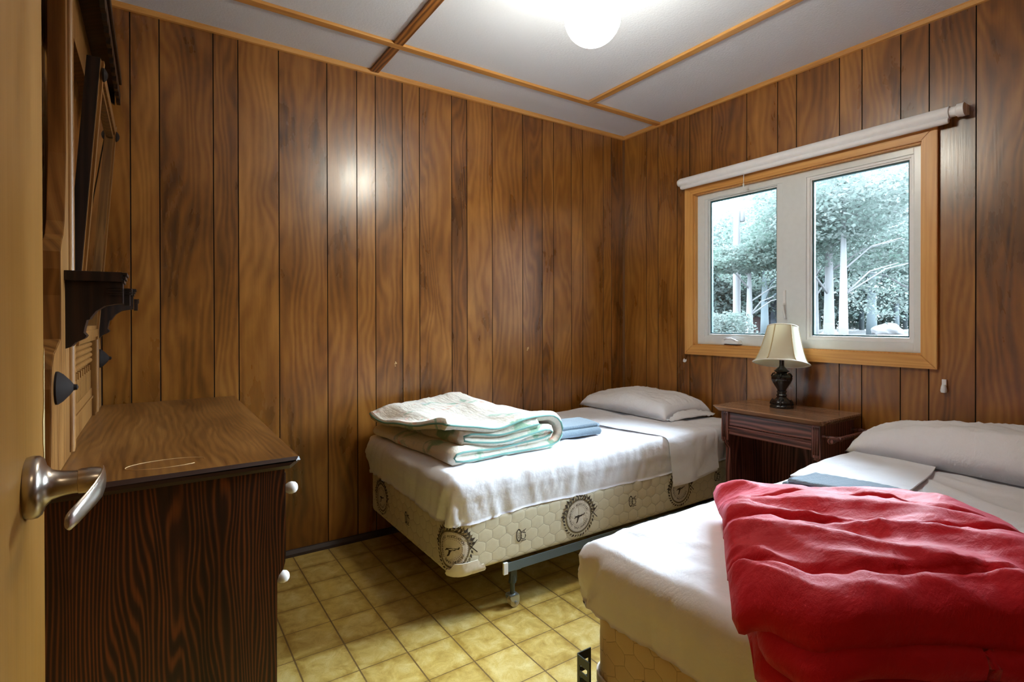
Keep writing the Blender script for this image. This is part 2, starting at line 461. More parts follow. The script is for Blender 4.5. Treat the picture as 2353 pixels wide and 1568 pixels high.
# ================================================================== SETTING
CEIL = 2.455
XL, YN = -3.06, -2.80
GA = [-2.99, -2.892, -2.79, -2.588, -2.488, -2.314, -2.088, -1.938, -1.839, -1.688, -1.588, -1.388, -1.288, -1.114, -.889, -.735, -.643, -.491, -.39, -.201, -.121]
GB = [-.213, -.316, -.473, -.571, -.732, -.961, -1.142, -1.244, -1.456, -1.557, -1.716, -1.823, -1.983, -2.19, -2.38, -2.47, -2.62]
def panel_wall(name, cuts, a0, a1, to3, hole=None, label=''):
    """wall of vertical planks with real grooves; to3(a, depth, z); depth<0 goes into the wall"""
    bm = NB(); lay = bm.faces.layers.float.new('plank')
    g = .0022; dp = -.004
    cs = sorted(c for c in cuts if a0+.01 < c < a1-.01)
    segs = []; p = a0; rnd = random.Random(len(name)*3)
    for c in cs+[a1]:
        last = c == a1
        segs.append((p, c if last else c-g, rnd.random(), 0))
        if not last: segs.append((c-g, c+g, 0, 1)); p = c+g
    def quad(a, da, b, db, z0, z1, pk, mi):
        f = bm.faces.new([bm.verts.new(to3(a, da, z0)), bm.verts.new(to3(b, db, z0)), bm.verts.new(to3(b, db, z1)), bm.verts.new(to3(a, da, z1))])
        f.material_index = mi; f[lay] = pk
    for (a, b, pk, gr) in segs:
        spans = [(a, b)]
        if hole:
            h0, h1, z0, z1 = hole
            for lo, hi, zz in ((a, min(b, h0), [(0, CEIL)]), (max(a, h0), min(b, h1), [(0, z0), (z1, CEIL)]), (max(a, h1), b, [(0, CEIL)])):
                if hi-lo > 1e-6:
                    for q0, q1 in zz:
                        if gr:
                            m = (a+b)/2
                            if lo <= a+1e-6 and hi >= b-1e-6:
                                quad(a, 0, m, dp, q0, q1, pk, 1); quad(m, dp, b, 0, q0, q1, pk, 1)
                        else: quad(lo, 0, hi, 0, q0, q1, pk, 0)
        else:
            if gr:
                m = (a+b)/2
                quad(a, 0, m, dp, 0, CEIL, pk, 1); quad(m, dp, b, 0, 0, CEIL, pk, 1)
            else: quad(a, 0, b, 0, 0, CEIL, pk, 0)
    # body of the wall behind the planks
    n0 = len(bm.verts)
    def slab(a, b, z0, z1):
        P = [to3(a, -.02, z0), to3(b, -.02, z0), to3(b, -.02, z1), to3(a, -.02, z1)]
        Q = [to3(a, -.10, z0), to3(b, -.10, z0), to3(b, -.10, z1), to3(a, -.10, z1)]
        A = [bm.verts.new(p) for p in P]; B = [bm.verts.new(p) for p in Q]
        for f in ([*A], B[::-1], *[[A[i], A[(i+1) % 4], B[(i+1) % 4], B[i]] for i in range(4)]):
            ff = bm.faces.new(f); ff.material_index = 0
    if hole:
        h0, h1, z0, z1 = hole
        slab(a0, h0, 0, CEIL); slab(h1, a1, 0, CEIL); slab(h0, h1, 0, z0); slab(h0, h1, z1, CEIL)
    else: slab(a0, a1, 0, CEIL)
    o = struct(name, bm, [M['panel'], M['groove']], label, 'wall')
    return o
wall_back = panel_wall('wall_back', GA, XL, 0, lambda a, d, z: (a, -d, z), label='brown wood panelled wall behind the bed with the folded floral quilt')
WY0, WY1, WZ0, WZ1 = -1.80, -.607, .985, 1.925
wall_right = panel_wall('wall_right', GB, YN, 0, lambda a, d, z: (-d, a, z), hole=(WY0, WY1, WZ0, WZ1), label='brown wood panelled wall holding the white window')
GL = [YN+.2*i+(.05 if i % 2 else 0) for i in range(1, 14)]
wall_left = panel_wall('wall_left', GL, YN, 0, lambda a, d, z: (XL+d, a, z), label='brown wood panelled wall behind the dresser mirror')
# near wall with the doorway the camera stands in (door opening x -2.93..-2.12)
bm = NB()
DX0, DX1, DZ = -2.93, -2.10, 2.03
box(bm, XL-.1, DX0, YN-.10, YN, 0, CEIL); box(bm, DX1, .1, YN-.10, YN, 0, CEIL); box(bm, DX0, DX1, YN-.10, YN, DZ, CEIL)
struct('wall_near', bm, M['panel'], 'brown panelled wall with the doorway on the near side of the room', 'wall')
bm = NB(); box(bm, XL-.1, .1, -4.3, .1, -.08, 0)
struct('floor', bm, M['floor'], 'yellow tan vinyl tile floor with thin brown lines', 'floor')
bm = NB(); box(bm, XL-.1, .1, -4.3, .1, CEIL, CEIL+.08)
struct('ceiling', bm, M['ceiling'], 'white board ceiling divided by honey wood battens', 'ceiling')
bm = NB(); box(bm, XL-.1, .1, -4.3, -4.2, 0, CEIL); box(bm, XL-.2, XL-.1, -4.3, YN, 0, CEIL); box(bm, 0.0, .1, -4.2, YN-.1, 0, CEIL)
struct('wall_hall', bm, M['hallpaint'], 'plain painted hall wall beyond the doorway', 'wall')

# crown mouldings and battens
def mould(name, m, to3, a, b, label):
    bm = NB(); prism(bm, [(0, 0), (.020, 0), (.020, -.008), (.012, -.020), (0, -.022)], lambda u, v, w: to3(u, v, w), a, b)
    struct(name, bm, m, label, 'trim')
mould('trim_1', M['pine_x'], lambda u, v, w: (w, -u, CEIL+v), XL, 0, 'honey pine moulding along the top of the back wall')
mould('trim_2', M['pine_y'], lambda u, v, w: (-u, w, CEIL+v), YN, -.02, 'honey pine moulding along the top of the window wall')
mould('trim_3', M['pine_y'], lambda u, v, w: (XL+u, w, CEIL+v), YN, -.02, 'honey pine moulding along the top of the left wall')
mould('trim_9', M['pine_x'], lambda u, v, w: (w, YN+u, CEIL+v), XL+.02, -.02, 'honey pine moulding along the top of the near wall')
def batten(name, m, x0, x1, y0, y1, label):
    bm = NB(); box(bm, x0, x1, y0, y1, CEIL-.014, CEIL, .004)
    struct(name, bm, m, label, 'ceiling batten')
batten('trim_4', M['pine_x'], XL, 0, -.352, -.312, 'long pale batten running along the ceiling beside the back wall')
batten('trim_5', M['batten_y'], -1.872, -1.828, -.312, -.02, 'short dark batten between back wall and long ceiling batten')
batten('trim_6', M['batten_y'], -1.872, -1.828, YN, -.352, 'dark batten running across the ceiling left of the globe')
batten('trim_7', M['pine_y'], -.655, -.612, YN, -.352, 'orange batten running across the ceiling right of the globe')
# corner bead and floor trim
bm = NB(); prism(bm, [(-.011, 0), (0, -.011), (0, 0)], lambda u, v, w: (u, v, w), 0, CEIL-.022)
struct('trim_8', bm, M['corner'], 'thin wooden corner strip between the two panelled walls', 'trim')
bm = NB(); prism(bm, [(0, 0), (-.022, 0), (-.018, .012), (-.008, .028), (0, .03)], lambda u, v, w: (w, u, v), XL, 0)
struct('baseboard_back', bm, M['base'], 'narrow dark wood floor trim under the back wall', 'baseboard')
bm = NB(); prism(bm, [(0, 0), (-.022, 0), (-.018, .012), (-.008, .028), (0, .03)], lambda u, v, w: (u, w, v), YN, -.022)
struct('baseboard_right', bm, M['base'], 'narrow dark wood floor trim under the window wall', 'baseboard')

# wall scuffs (flaked veneer), part of the back wall
def flake(name, parent, c, s, to3, seed, m=None):
    r = random.Random(seed); bm = NB()
    for k in range(4):
        cx, cz = r.uniform(-.4, .4)*s, r.uniform(-1, 1)*s
        pts = [(cx+cos(a)*s*r.uniform(.15, .4), cz+sin(a)*s*r.uniform(.12, .5)) for a in [2*pi*i/7 for i in range(7)]]
        prism(bm, pts, lambda u, v, w: to3(c[0]+u, c[1]+v, w), 0, .0012)
    link(name, bm, m or M['chip'], parent)
flake('flaked_patch', wall_back, (-.851, .952), .018, lambda a, z, w: (a, -w, z), 3)
flake('flaked_patch', wall_back, (-1.728, .903), .012, lambda a, z, w: (a, -w, z), 5)

# ------------------------------------------------------------------ window
win = thing('window_1', 'white vinyl double window in a honey pine casing', 'window', (0, -1.2, WZ0))
win['kind'] = 'structure'
def casing(name, pts, m):
    bm = NB(); prism(bm, pts, lambda u, v, w: (w, u, v), -.019, 0, bev=.002); link(name, bm, m, win)
oy0, oy1, oz0, oz1 = -1.858, -.545, .925, 1.985
casing('casing', [(oy1, oz0), (oy0, oz0), (WY0, WZ0), (WY1, WZ0)], M['pine_y'])
casing('casing', [(oy1, oz1), (oy0, oz1), (WY0, WZ1), (WY1, WZ1)][::-1], M['pine_y'])
casing('casing', [(oy0, oz0+.0005), (oy0, oz1-.0005), (WY0-.0005, WZ1), (WY0-.0005, WZ0)], M['pine'])
casing('casing', [(oy1, oz0+.0005), (oy1, oz1-.0005), (WY1+.0005, WZ1), (WY1+.0005, WZ0)], M['pine'])
bm = NB()   # pine jamb lining
for b in ((WY0, WY0+.006, WZ0, WZ1), (WY1-.006, WY1, WZ0, WZ1), (WY0, WY1, WZ0, WZ0+.006), (WY0, WY1, WZ1-.006, WZ1)):
    box(bm, -.004, .10, b[0], b[1], b[2], b[3])
link('jamb_lining', bm, M['pine'], win)
FX = .022      # room-side face of the vinyl frame
bm = NB()
def frame(bm, y0, y1, z0, z1, w, x0, x1, bev=.003):
    """four sided frame with its own opening"""
    ws = w if isinstance(w, tuple) else (w, w, w, w)
    box(bm, x0, x1, y0, y0+ws[0], z0, z1, bev); box(bm, x0, x1, y1-ws[1], y1, z0, z1, bev)
    box(bm, x0, x1, y0+ws[0]-.001, y1-ws[1]+.001, z0, z0+ws[2], bev); box(bm, x0, x1, y0+ws[0]-.001, y1-ws[1]+.001, z1-ws[3], z1, bev)
iy0, iy1, iz0, iz1 = WY0+.006, WY1-.006, WZ0+.006, WZ1-.006
frame(bm, iy0, iy1, iz0, iz1, (.036, .050, .046, .034), FX, .10)
box(bm, FX, .10, -1.283, -1.155, iz0+.04, iz1-.03, .003)     # centre mullion
link('window_frame', bm, M['vinyl'], win)
# right fixed sash (nearer to the camera's right): y -1.76..-1.283
bm = NB(); frame(bm, -1.762, -1.282, 1.034, 1.890, .017, FX+.006, .075); frame(bm, -1.748, -1.296, 1.046, 1.876, .010, .034, .07, .002)
s1 = link('sash', bm, M['white'], win)
bm = NB(); frame(bm, -1.738, -1.306, 1.058, 1.866, .007, .045, .060, 0); link('glazing_seal', bm, M['seal'], s1)
bm = NB(); box(bm, .051, .055, -1.738, -1.306, 1.058, 1.866); link('pane', bm, M['glass'], s1)
# left opening sash
bm = NB(); frame(bm, -1.158, -.662, 1.020, 1.902, (.034, .022, .026, .022), FX+.004, .078); frame(bm, -1.126, -.682, 1.044, 1.882, .010, .036, .07, .002)
s2 = link('sash', bm, M['vinyl'], win)
bm = NB(); frame(bm, -1.116, -.692, 1.056, 1.872, .007, .045, .060, 0); link('glazing_seal', bm, M['seal'], s2)
bm = NB(); box(bm, .051, .055, -1.116, -.692, 1.056, 1.872); link('pane', bm, M['glass'], s2)
# crank operator and lock lever
bm = NB(); prism(bm, [(-.055, 0), (.055, 0), (.050, .018), (.02, .028), (-.045, .030), (-.055, .02)], lambda u, v, w: (w, -.865-u, 1.0+v), -.020, FX+.002, bev=.003)
tube(bm, [(-.020, -.90, 1.020), (-.026, -.88, 1.031), (-.026, -.85, 1.031), (-.022, -.83, 1.024)], .005)
link('crank_handle', bm, M['white'], win)
bm = NB(); box(bm, FX-.008, FX+.001, -1.177, -1.163, 1.17, 1.30, .003); tube(bm, [(FX-.014, -1.170, 1.22), (FX-.022, -1.176, 1.19), (FX-.020, -1.180, 1.16), (FX-.014, -1.180, 1.145)], .006)
tube(bm, [(FX-.006, -1.170, 1.225), (FX-.014, -1.170, 1.22)], .007)
link('lock_lever', bm, M['white'], win)

# ------------------------------------------------------------------ door
HC = Vector((-2.917, -2.043, .977))
bm = NB(); box(bm, -2.953, -2.917, -2.755, -1.942, .012, 2.02, .0015)
door = struct('door_1', bm, M['door'], 'pale birch slab door standing open at the left edge', 'door')
r = random.Random(4); bm = NB()     # chipped strip beside the latch
P = [(0, .93), (0, 1.11)]+[(-.004-.008*r.random()*min(1, (1.11-z)/.08), z) for z in [1.10-.012*i for i in range(14)]]
prism(bm, P, lambda u, v, w: (w, -1.9425+u, v), -2.9172, -2.9162); link('chipped_edge', bm, M['doorchip'], door)
bm = NB()
lathe(bm, [(.0295, 0), (.0305, .004), (.030, .009), (.0275, .012), (.021, .014), (.015, .019), (.0125, .027), (.0115, .035), (.0115, .040), (.0105, .041)], tuple(HC), 'X', 48)
lathe(bm, [(.0108, .039), (.0125, .040), (.0128, .043), (.0126, .054), (.0110, .0585)], tuple(HC), 'X', 40)
# lever: starts on the neck, sweeps back towards the hinge and droops
path = [(.0600, .0115, .001), (.0640, .006, .001), (.0650, -.004, 0), (.0640, -.018, -.003), (.0600, -.032, -.007), (.0540, -.046, -.012), (.0480, -.058, -.017), (.0440, -.066, -.020), (.0425, -.069, -.021)]
rings = []
for i, (dx, dy, dz) in enumerate(path):
    hh = (.006, .0115, .0128, .0122, .0110, .0100, .0095, .0085, .005)[i]; tt = (.001, .0018, .0024, .0026, .0028, .0032, .0036, .0036, .002)[i]
    c = HC+Vector((dx-.005, dy, dz)); ring = []
    for k in range(16):
        a = 2*pi*k/16
        ring.append(bm.verts.new(c+Vector((cos(a)*tt, 0, sin(a)*hh))))
    rings.append(ring)
for A, B in zip(rings, rings[1:]):
    for k in range(16): bm.faces.new([A[k], A[(k+1) % 16], B[(k+1) % 16], B[k]])
bm.faces.new(rings[0]); bm.faces.new(rings[-1][::-1])
bmesh.ops.recalc_face_normals(bm, faces=bm.faces)
link('door_handle', bm, M['chrome'], door, smooth=40)

# ------------------------------------------------------------------ ceiling globe
gl = thing('ceiling_globe_lamp', 'round lit opal glass globe lamp under the ceiling', 'ceiling lamp', (-1.51, -1.32, CEIL))
bm = NB(); lathe(bm, [(.0, 0), (.062, 0), (.062, -.012), (.045, -.03), (.042, -.14)][::-1], (-1.51, -1.32, CEIL), 'Z', 32)
link('lamp_base', bm, M['white'], gl, smooth=40)
bm = NB(); lathe(bm, [(.1025*sin(a), .1025*cos(a)) for a in [radians(64-5.5*k) for k in range(11)]]+[(.042, .108)], (-1.51, -1.32, 2.222), 'Z', 40)  # unseen opaque cap, added to keep globe light off the ceiling
link('globe_light_shield', bm, M['white'], gl, smooth=40)
bm = NB(); bmesh.ops.create_uvsphere(bm, u_segments=40, v_segments=24, radius=.10, matrix=Matrix.Translation((-1.51, -1.32, 2.222)))
link('lamp_globe', bm, M['globe'], gl, smooth=True)

# added fill lamp, out of view in the hall: weak warm light through the doorway
hl = thing('hall_fill_lamp', 'added unseen warm fill lamp on the hall ceiling beyond the doorway', 'ceiling lamp', (-2.2, -3.5, CEIL))
bm = NB(); lathe(bm, [(.02, -.07), (.08, -.055), (.12, -.03), (.13, 0)], (-2.2, -3.5, CEIL), 'Z', 24)
link('lamp_shade', bm, emit('lit_hall_fill', (1, .82, .58), 9), hl, smooth=40)

# ------------------------------------------------------------------ roller blind
bl = thing('roller_blind', 'white rolled-up roller blind mounted above the window', 'roller blind', (-.035, -1.24, 2.005))
bm = NB()
lathe(bm, [(.0265, -1.908), (.0265, -.540)], (-.040, 0, 2.008), 'Y', 32)
link('fabric_roll', bm, M['blind'], bl, smooth=50)
bm = NB(); lathe(bm, [(.011, -1.905), (.013, -1.900), (.013, -.548), (.010, -.540)], (-.046, 0, 1.975), 'Y', 20)
link('hem_bar', bm, M['blind'], bl, smooth=50)
bm = NB(); lathe(bm, [(.020, -1.960), (.027, -1.958), (.027, -1.934), (.021, -1.930), (.021, -1.907)], (-.040, 0, 2.008), 'Y', 28); box(bm, -.03, 0, -1.962, -1.935, 1.99, 2.03, .003)
link('end_bracket', bm, M['white'], bl, smooth=50)
bm = NB(); lathe(bm, [(.026, -.541), (.027, -.536), (.022, -.520)], (-.040, 0, 2.008), 'Y', 28); box(bm, -.03, 0, -.541, -.527, 1.99, 2.03, .003)
link('end_bracket', bm, M['white'], bl, smooth=50)
bm = NB(); tube(bm, [(-.052, -.975, 1.965), (-.053, -.974, 1.91)], .0018); lathe(bm, [(.002, .0), (.005, -.006), (.004, -.012), (.0045, -.022), (.002, -.026)][::-1], (-.053, -.974, 1.912), 'Z', 12)
link('pull_cord', bm, M['white'], bl)

# small things on the window wall
bm = NB(); box(bm, -.010, 0, -1.888, -1.872, .856, .884, .002); lathe(bm, [(.010, -.004), (.012, .004), (.010, .020), (.007, .030)], (-.012, -1.880, .832), 'Z', 16)
tag(recenter(link('wall_hook', bm, M['white'], None, smooth=40), (0, -1.88, .85)), 'small cream plastic hook on the panelled wall right of the window', 'hook')
bm = NB(); prism(bm, [(-.014, -.008), (.002, -.012), (.014, -.002), (.012, .010), (.001, .005), (-.004, .014), (-.012, .006)], lambda u, v, w: (-w, -.533-u, .882+v), 0, .002)
tag(recenter(link('paper_scrap', bm, M['white'], None), (0, -.533, .882)), 'torn white paper scrap stuck to the wall below the window corner', 'paper')

# ================================================================== DRESSER
DZT = .80
DFX, DBX = -2.508, -3.01
dr = thing('mirror_dresser', 'dark brown wooden dresser with a tall tilting mirror against the left wall', 'dresser', (-2.78, -.69, 0))
# top with a bevelled underside
bm = NB()
prism(bm, [(-3.02, .772), (-2.532, .772), (-2.508, .790), (-2.512, .800), (-3.02, .800)], lambda u, v, w: (u, w, v), -1.338, -.03)
bmesh.ops.bevel(bm, geom=[e for e in bm.edges if abs(e.verts[0].co.y+1.338) < 1e-4 and abs(e.verts[1].co.y+1.338) < 1e-4], offset=.010, segments=1, affect='EDGES')
bm.normal_update()
for f in bm.faces:
    if f.normal.z < .9: f.material_index = 1
top = link('dresser_top', bm, [M['dresser_top'], M['topedge']], dr)
bm = NB()   # pale ring scratched into the varnish
pts = [(-2.79+.080*cos(a), -1.225+.042*sin(a), .8002) for a in [2*pi*i/40 for i in range(36)]]
tube(bm, pts, .0009, 5); link('scratch_ring', bm, M['chip'], top)
# side panels with the shaped front edge
prof = [(-3.0, 0), (-2.563, 0), (-2.562, .22), (-2.560, .49), (-2.556, .503), (-2.546, .515), (-2.541, .535), (-2.540, .60), (-2.542, .772), (-3.0, .772)]
bm = NB(); prism(bm, prof, lambda u, v, w: (u, w, v), -1.310, -1.288, bev=.001); link('side_panel', bm, M['dresser'], dr)
bm = NB(); prism(bm, prof, lambda u, v, w: (u, w, v), -.066, -.044, bev=.001); link('side_panel', bm, M['dresser'], dr)
bm = NB(); box(bm, -3.0, -2.99, -1.288, -.066, .05, .772); box(bm, -2.99, -2.575, -1.288, -.066, .05, .07); box(bm, -2.99, -2.562, -1.288, -.066, .488, .505)
link('carcass', bm, M['darkwood'], dr)
for z0, z1, xf in ((.53, .752, -2.534), (.30, .482, -2.556), (.09, .285, -2.556)):
    for y0, y1 in ((-1.283, -.071),):
        bm = NB(); box(bm, xf-.022, xf, y0, y1, z0, z1, .004)
        dw = link('drawer', bm, M['darkwood'], dr)
        zk = {.53: .690, .30: .474-.07+.005, .09: .125}[z0]
        if z0 == .30: zk = .455
        for yk in (-1.215, -.14):
            bm = NB(); lathe(bm, [(.006, 0), (.006, .010), (.011, .013), (.0155, .020), (.0165, .028), (.014, .037), (.008, .042), (.001, .0435)], (xf, yk, zk), 'X', 24)
            link('knob', bm, M['porcelain'], dw, smooth=40)
# mirror posts
def postshape(mirror=False):
    # (y offset from the inner edge outward, z)
    L = [(0, .80), (.325, .80), (.32, .84), (.31, .95), (.315, 1.0), (.30, 1.04), (.265, 1.07), (.20, 1.09), (.17, 1.10), (.165, 1.14), (.16, 1.2), (.168, 1.26), (.165, 1.30), (.14, 1.33), (.115, 1.345), (.11, 1.355), (.095, 1.38), (.08, 1.45), (.065, 1.55), (.06, 2.06), (0, 2.06)]
    if mirror: L = [(u*.78, z) for u, z in L]
    return L
PF, PB = -2.990, -3.024
def post(yin, sgn):
    pts = [(yin+sgn*u, z) for u, z in postshape(sgn > 0)]
    bm = NB(); prism(bm, pts, lambda u, v, w: (w, u, v), PB, PF, bev=.0015)
    p = link('mirror_post', bm, M['post'], dr)
    bm = NB()
    for off in (.012,):
        lathe(bm, [(.009, .81), (.011, .82), (.011, 2.03), (.009, 2.05)], (PF, yin+sgn*off, 0), 'Z', 14)
    link('post_bead', bm, M['post'], p, smooth=50)
    bm = NB(); lathe(bm, [(.036, 0), (.036, .004), (.030, .012), (.016, .024), (.007, .030), (.006, .036), (.002, .038)], (PF, yin+sgn*(.245 if sgn < 0 else .18), .995), 'X', 28)
    link('rosette', bm, M['rosette'], p, smooth=35)
YI1, YI2 = -.985, -.300
post(YI1, -1); post(YI2, 1)
# back board between the posts, with a reeded rail and dentil slots
bm = NB(); box(bm, -3.022, -3.000, YI1, YI2, .80, .90, .002); box(bm, -3.022, -2.996, YI1, YI2, .865, .872, .001)
n = 22; w = (YI2-YI1)/n
for i in range(n):
    y = YI1+i*w
    h = .965 if i % 2 else .985
    box(bm, -3.018, -3.002, y+.004, y+w-.006, .895, h, .001)
box(bm, -3.022, -3.012, YI1, YI2, .90, 1.0)
bb = link('back_board', bm, M['post'], dr)
bm = NB()
for i in range(4): lathe(bm, [(.009, YI1), (.009, YI2-.12)], (-2.998, 0, 1.008+.018*i), 'Y', 10)
link('reeded_rail', bm, M['post'], dr, smooth=50)
# tilting mirror
MY0, MY1 = -.935, -.310
def mx(z): return -2.985+.057*(z-1.075)/.77      # leaning forward at the top
ZB, ZT = 1.075, 1.845
def leanbox(bm, y0, y1, z0, z1, d0, d1):
    vs = [bm.verts.new((mx(z)+d, y, z)) for d in (d0, d1) for y in (y0, y1) for z in (z0, z1)]
    for f in ((0, 1, 3, 2), (4, 6, 7, 5), (0, 4, 5, 1), (2, 3, 7, 6), (0, 2, 6, 4), (1, 5, 7, 3)): bm.faces.new([vs[i] for i in f])
bm = NB()
for b in ((MY0, MY0+.05, ZB, ZT), (MY1-.05, MY1, ZB, ZT), (MY0+.05, MY1-.05, ZB, ZB+.05), (MY0+.05, MY1-.05, ZT-.05, ZT)):
    leanbox(bm, *b, -.030, .0); 
    leanbox(bm, b[0]+(.012 if b[1]-b[0] < .1 else 0), b[1]-(.012 if b[1]-b[0] < .1 else 0), b[2]+(.012 if b[3]-b[2] < .1 else 0), b[3]-(.012 if b[3]-b[2] < .1 else 0), -.001, .006)
bmesh.ops.recalc_face_normals(bm, faces=bm.faces)
mf = link('mirror_frame', bm, M['post'], dr)
for yy in (MY0-.004, MY1+.004):
    bm = NB(); leanbox(bm, yy-.003, yy+.003, ZB, ZT, -.030, -.001)
    bmesh.ops.recalc_face_normals(bm, faces=bm.faces); link('frame_edge', bm, M['darkwood'], mf)
bm = NB(); leanbox(bm, MY0+.049, MY1-.049, ZB+.049, ZT-.049, -.018, -.010); bmesh.ops.recalc_face_normals(bm, faces=bm.faces)
link('mirror_glass', bm, M['mirror'], mf)
# ears on the mirror top corners
for yy in (MY0+.02, MY1-.02):
    bm = NB(); lathe(bm, [(.018, 0), (.018, .004), (.012, .009), (.005, .012)], (mx(ZT-.03)+.004, yy, ZT-.035), 'X', 20); link('corner_rosette', bm, M['rosette'], mf, smooth=35)
# cornice: shelf like crown with a scalloped front apron
CYa, CYb = -1.30, -.06
bm = NB(); box(bm, PB-.01, -2.930, CYa, CYb, 2.06, 2.10, .003); box(bm, PB-.01, -2.918, CYa-.015, CYb+.010, 2.10, 2.13, .004)
cor = link('cornice', bm, M['darkwood'], dr)
bm = NB()
pts = [(CYb, 2.06)]
n = 16; w = (CYb-CYa)/n
for i in range(n):
    y = CYb-i*w
    pts += [(y, 2.015), (y-w*.55, 2.010), (y-w*.8, 2.028), (y-w*.98, 2.038)]
pts += [(CYa, 2.015), (CYa, 2.06)]
prism(bm, pts, lambda u, v, w: (w, u, v), -2.934, -2.922); link('scalloped_apron', bm, M['darkwood'], cor)
for yy in (CYa+.01, CYb-.01):
    bm = NB(); prism(bm, [(PB, 2.06), (-2.94, 2.06), (-2.94, 2.01), (-2.96, 2.02), (-2.985, 1.97), (PB, 1.90)], lambda u, v, w: (u, w, v), yy-.008, yy+.008)
    link('cornice_bracket', bm, M['darkwood'], cor)
bm = NB(); box(bm, PB+.01, PF+.002, YI1, YI2, 1.90, 2.06, .002); link('crest_board', bm, M['post'], dr)
# small candle shelves on the posts
def shelf(yc):
    x0, x1 = PF, -2.872
    bm = NB()
    hw = .052
    box(bm, x0, x1-.006, yc-hw, yc+hw, 1.238, 1.262, .002)
    for i in range(3): box(bm, x1-.008, x1+.004-.003*i, yc-hw, yc+hw, 1.254-.009*i, 1.261-.009*i, .001)
    s = link('candle_shelf', bm, M['darkwood'], dr)
    prof = [(0, 1.238), (.112, 1.238), (.112, 1.185), (.095, 1.183), (.075, 1.178), (.058, 1.165), (.048, 1.150), (.046, 1.145), (.040, 1.143), (.036, 1.125), (.034, 1.112), (.040, 1.104), (.036, 1.098), (.018, 1.088), (.010, 1.078), (0, 1.074)]
    bm = NB(); prism(bm, [(x0+u, v) for u, v in prof], lambda u, v, w: (u, w, v), yc-.030, yc+.030, bev=.001); link('shelf_bracket', bm, M['darkwood'], s)
    bm = NB()
    for i in range(4): box(bm, x0+.080, x0+.111, yc-.033, yc-.028, 1.205+.006*i, 1.208+.006*i)
    for i in range(3): box(bm, x1-.004, x1+.012, yc-.01, yc+.02, 1.208+.006*i, 1.212+.006*i)
    box(bm, x1-.004, x1+.008, yc-.008, yc+.016, 1.180, 1.222, .001)
    link('reeded_drop', bm, M['darkwood'], s)
shelf(YI1-.06); shelf(YI2+.06)

# ================================================================== NIGHTSTAND
ns = thing('nightstand', 'reddish brown wooden nightstand with a towel bar between the beds', 'nightstand', (-.18, -1.28, 0))
bm = NB(); prism(bm, [(0, .666), (-.345, .666), (-.372, .688), (-.370, .693), (0, .693)], lambda u, v, w: (u-.005, w, v), -1.563, -1.003)
bmesh.ops.bevel(bm, geom=[e for e in bm.edges if abs(e.verts[0].co.y-e.verts[1].co.y) < 1e-5 and min(e.verts[0].co.z, e.verts[1].co.z) < .67 and (abs(e.verts[0].co.y+1.563) < 1e-4 or abs(e.verts[0].co.y+1.003) < 1e-4)], offset=.018, segments=1, affect='EDGES')
link('table_top', bm, M['stand_top'], ns)
for y0, y1 in ((-1.525, -1.500), (-1.065, -1.040)):
    bm = NB(); prism(bm, [(-.005, 0), (-.33, 0), (-.33, .10), (-.315, .13), (-.315, .47), (-.33, .50), (-.33, .666), (-.005, .666)], lambda u, v, w: (u, w, v), y0, y1, bev=.001)
    link('side_panel', bm, M['stand_v'], ns)
for yc in (-1.513, -1.052):
    bm = NB(); box(bm, -.342, -.318, yc-.020, yc+.020, .515, .664, .003)
    for k in (-.010, .0, .010): tube(bm, [(-.342, yc+k, .53), (-.342, yc+k, .655)], .003, 6)
    box(bm, -.338, -.318, yc-.016, yc+.016, .505, .518, .002)
    link('corner_block', bm, M['stand_v'], ns)
bm = NB(); box(bm, -.332, -.312, -1.493, -1.072, .592, .660, .004); box(bm, -.338, -.330, -1.493, -1.072, .582, .590, .002)
dw = link('drawer_front', bm, M['stand'], ns)
bm = NB(); box(bm, -.334, -.318, -1.495, -1.070, .545, .588, .005); box(bm, -.340, -.33, -1.495, -1.070, .568, .576, .002); link('apron_rail', bm, M['stand'], ns)
bm = NB(); box(bm, -.02, -.008, -1.500, -1.065, .05, .666)
for k in range(1, 5): box(bm, -.023, -.02, -1.5+.087*k-.003, -1.5+.087*k+.003, .05, .666)
link('back_panel', bm, M['stand_v'], ns)
bm = NB(); box(bm, -.32, -.01, -1.500, -1.065, .18, .20, .002); link('lower_shelf', bm, M['stand'], ns)
bm = NB()   # towel bar on the right side
for xx in (-.318, -.03):
    lathe(bm, [(.012, 0), (.010, -.012), (.006, -.022), (.010, -.034), (.010, -.042), (.006, -.055), (.009, -.068), (.011, -.082), (.008, -.088)], (xx, -1.525, .615), 'Y', 18)
lathe(bm, [(.004, -.402), (.012, -.398), (.0125, -.370), (.009, -.345), (.007, -.335), (.0085, -.325), (.0085, -.012), (.006, -.008)], (0, -1.525-.076, .615), 'X', 18)
link('towel_bar', bm, M['stand_v'], ns, smooth=40)

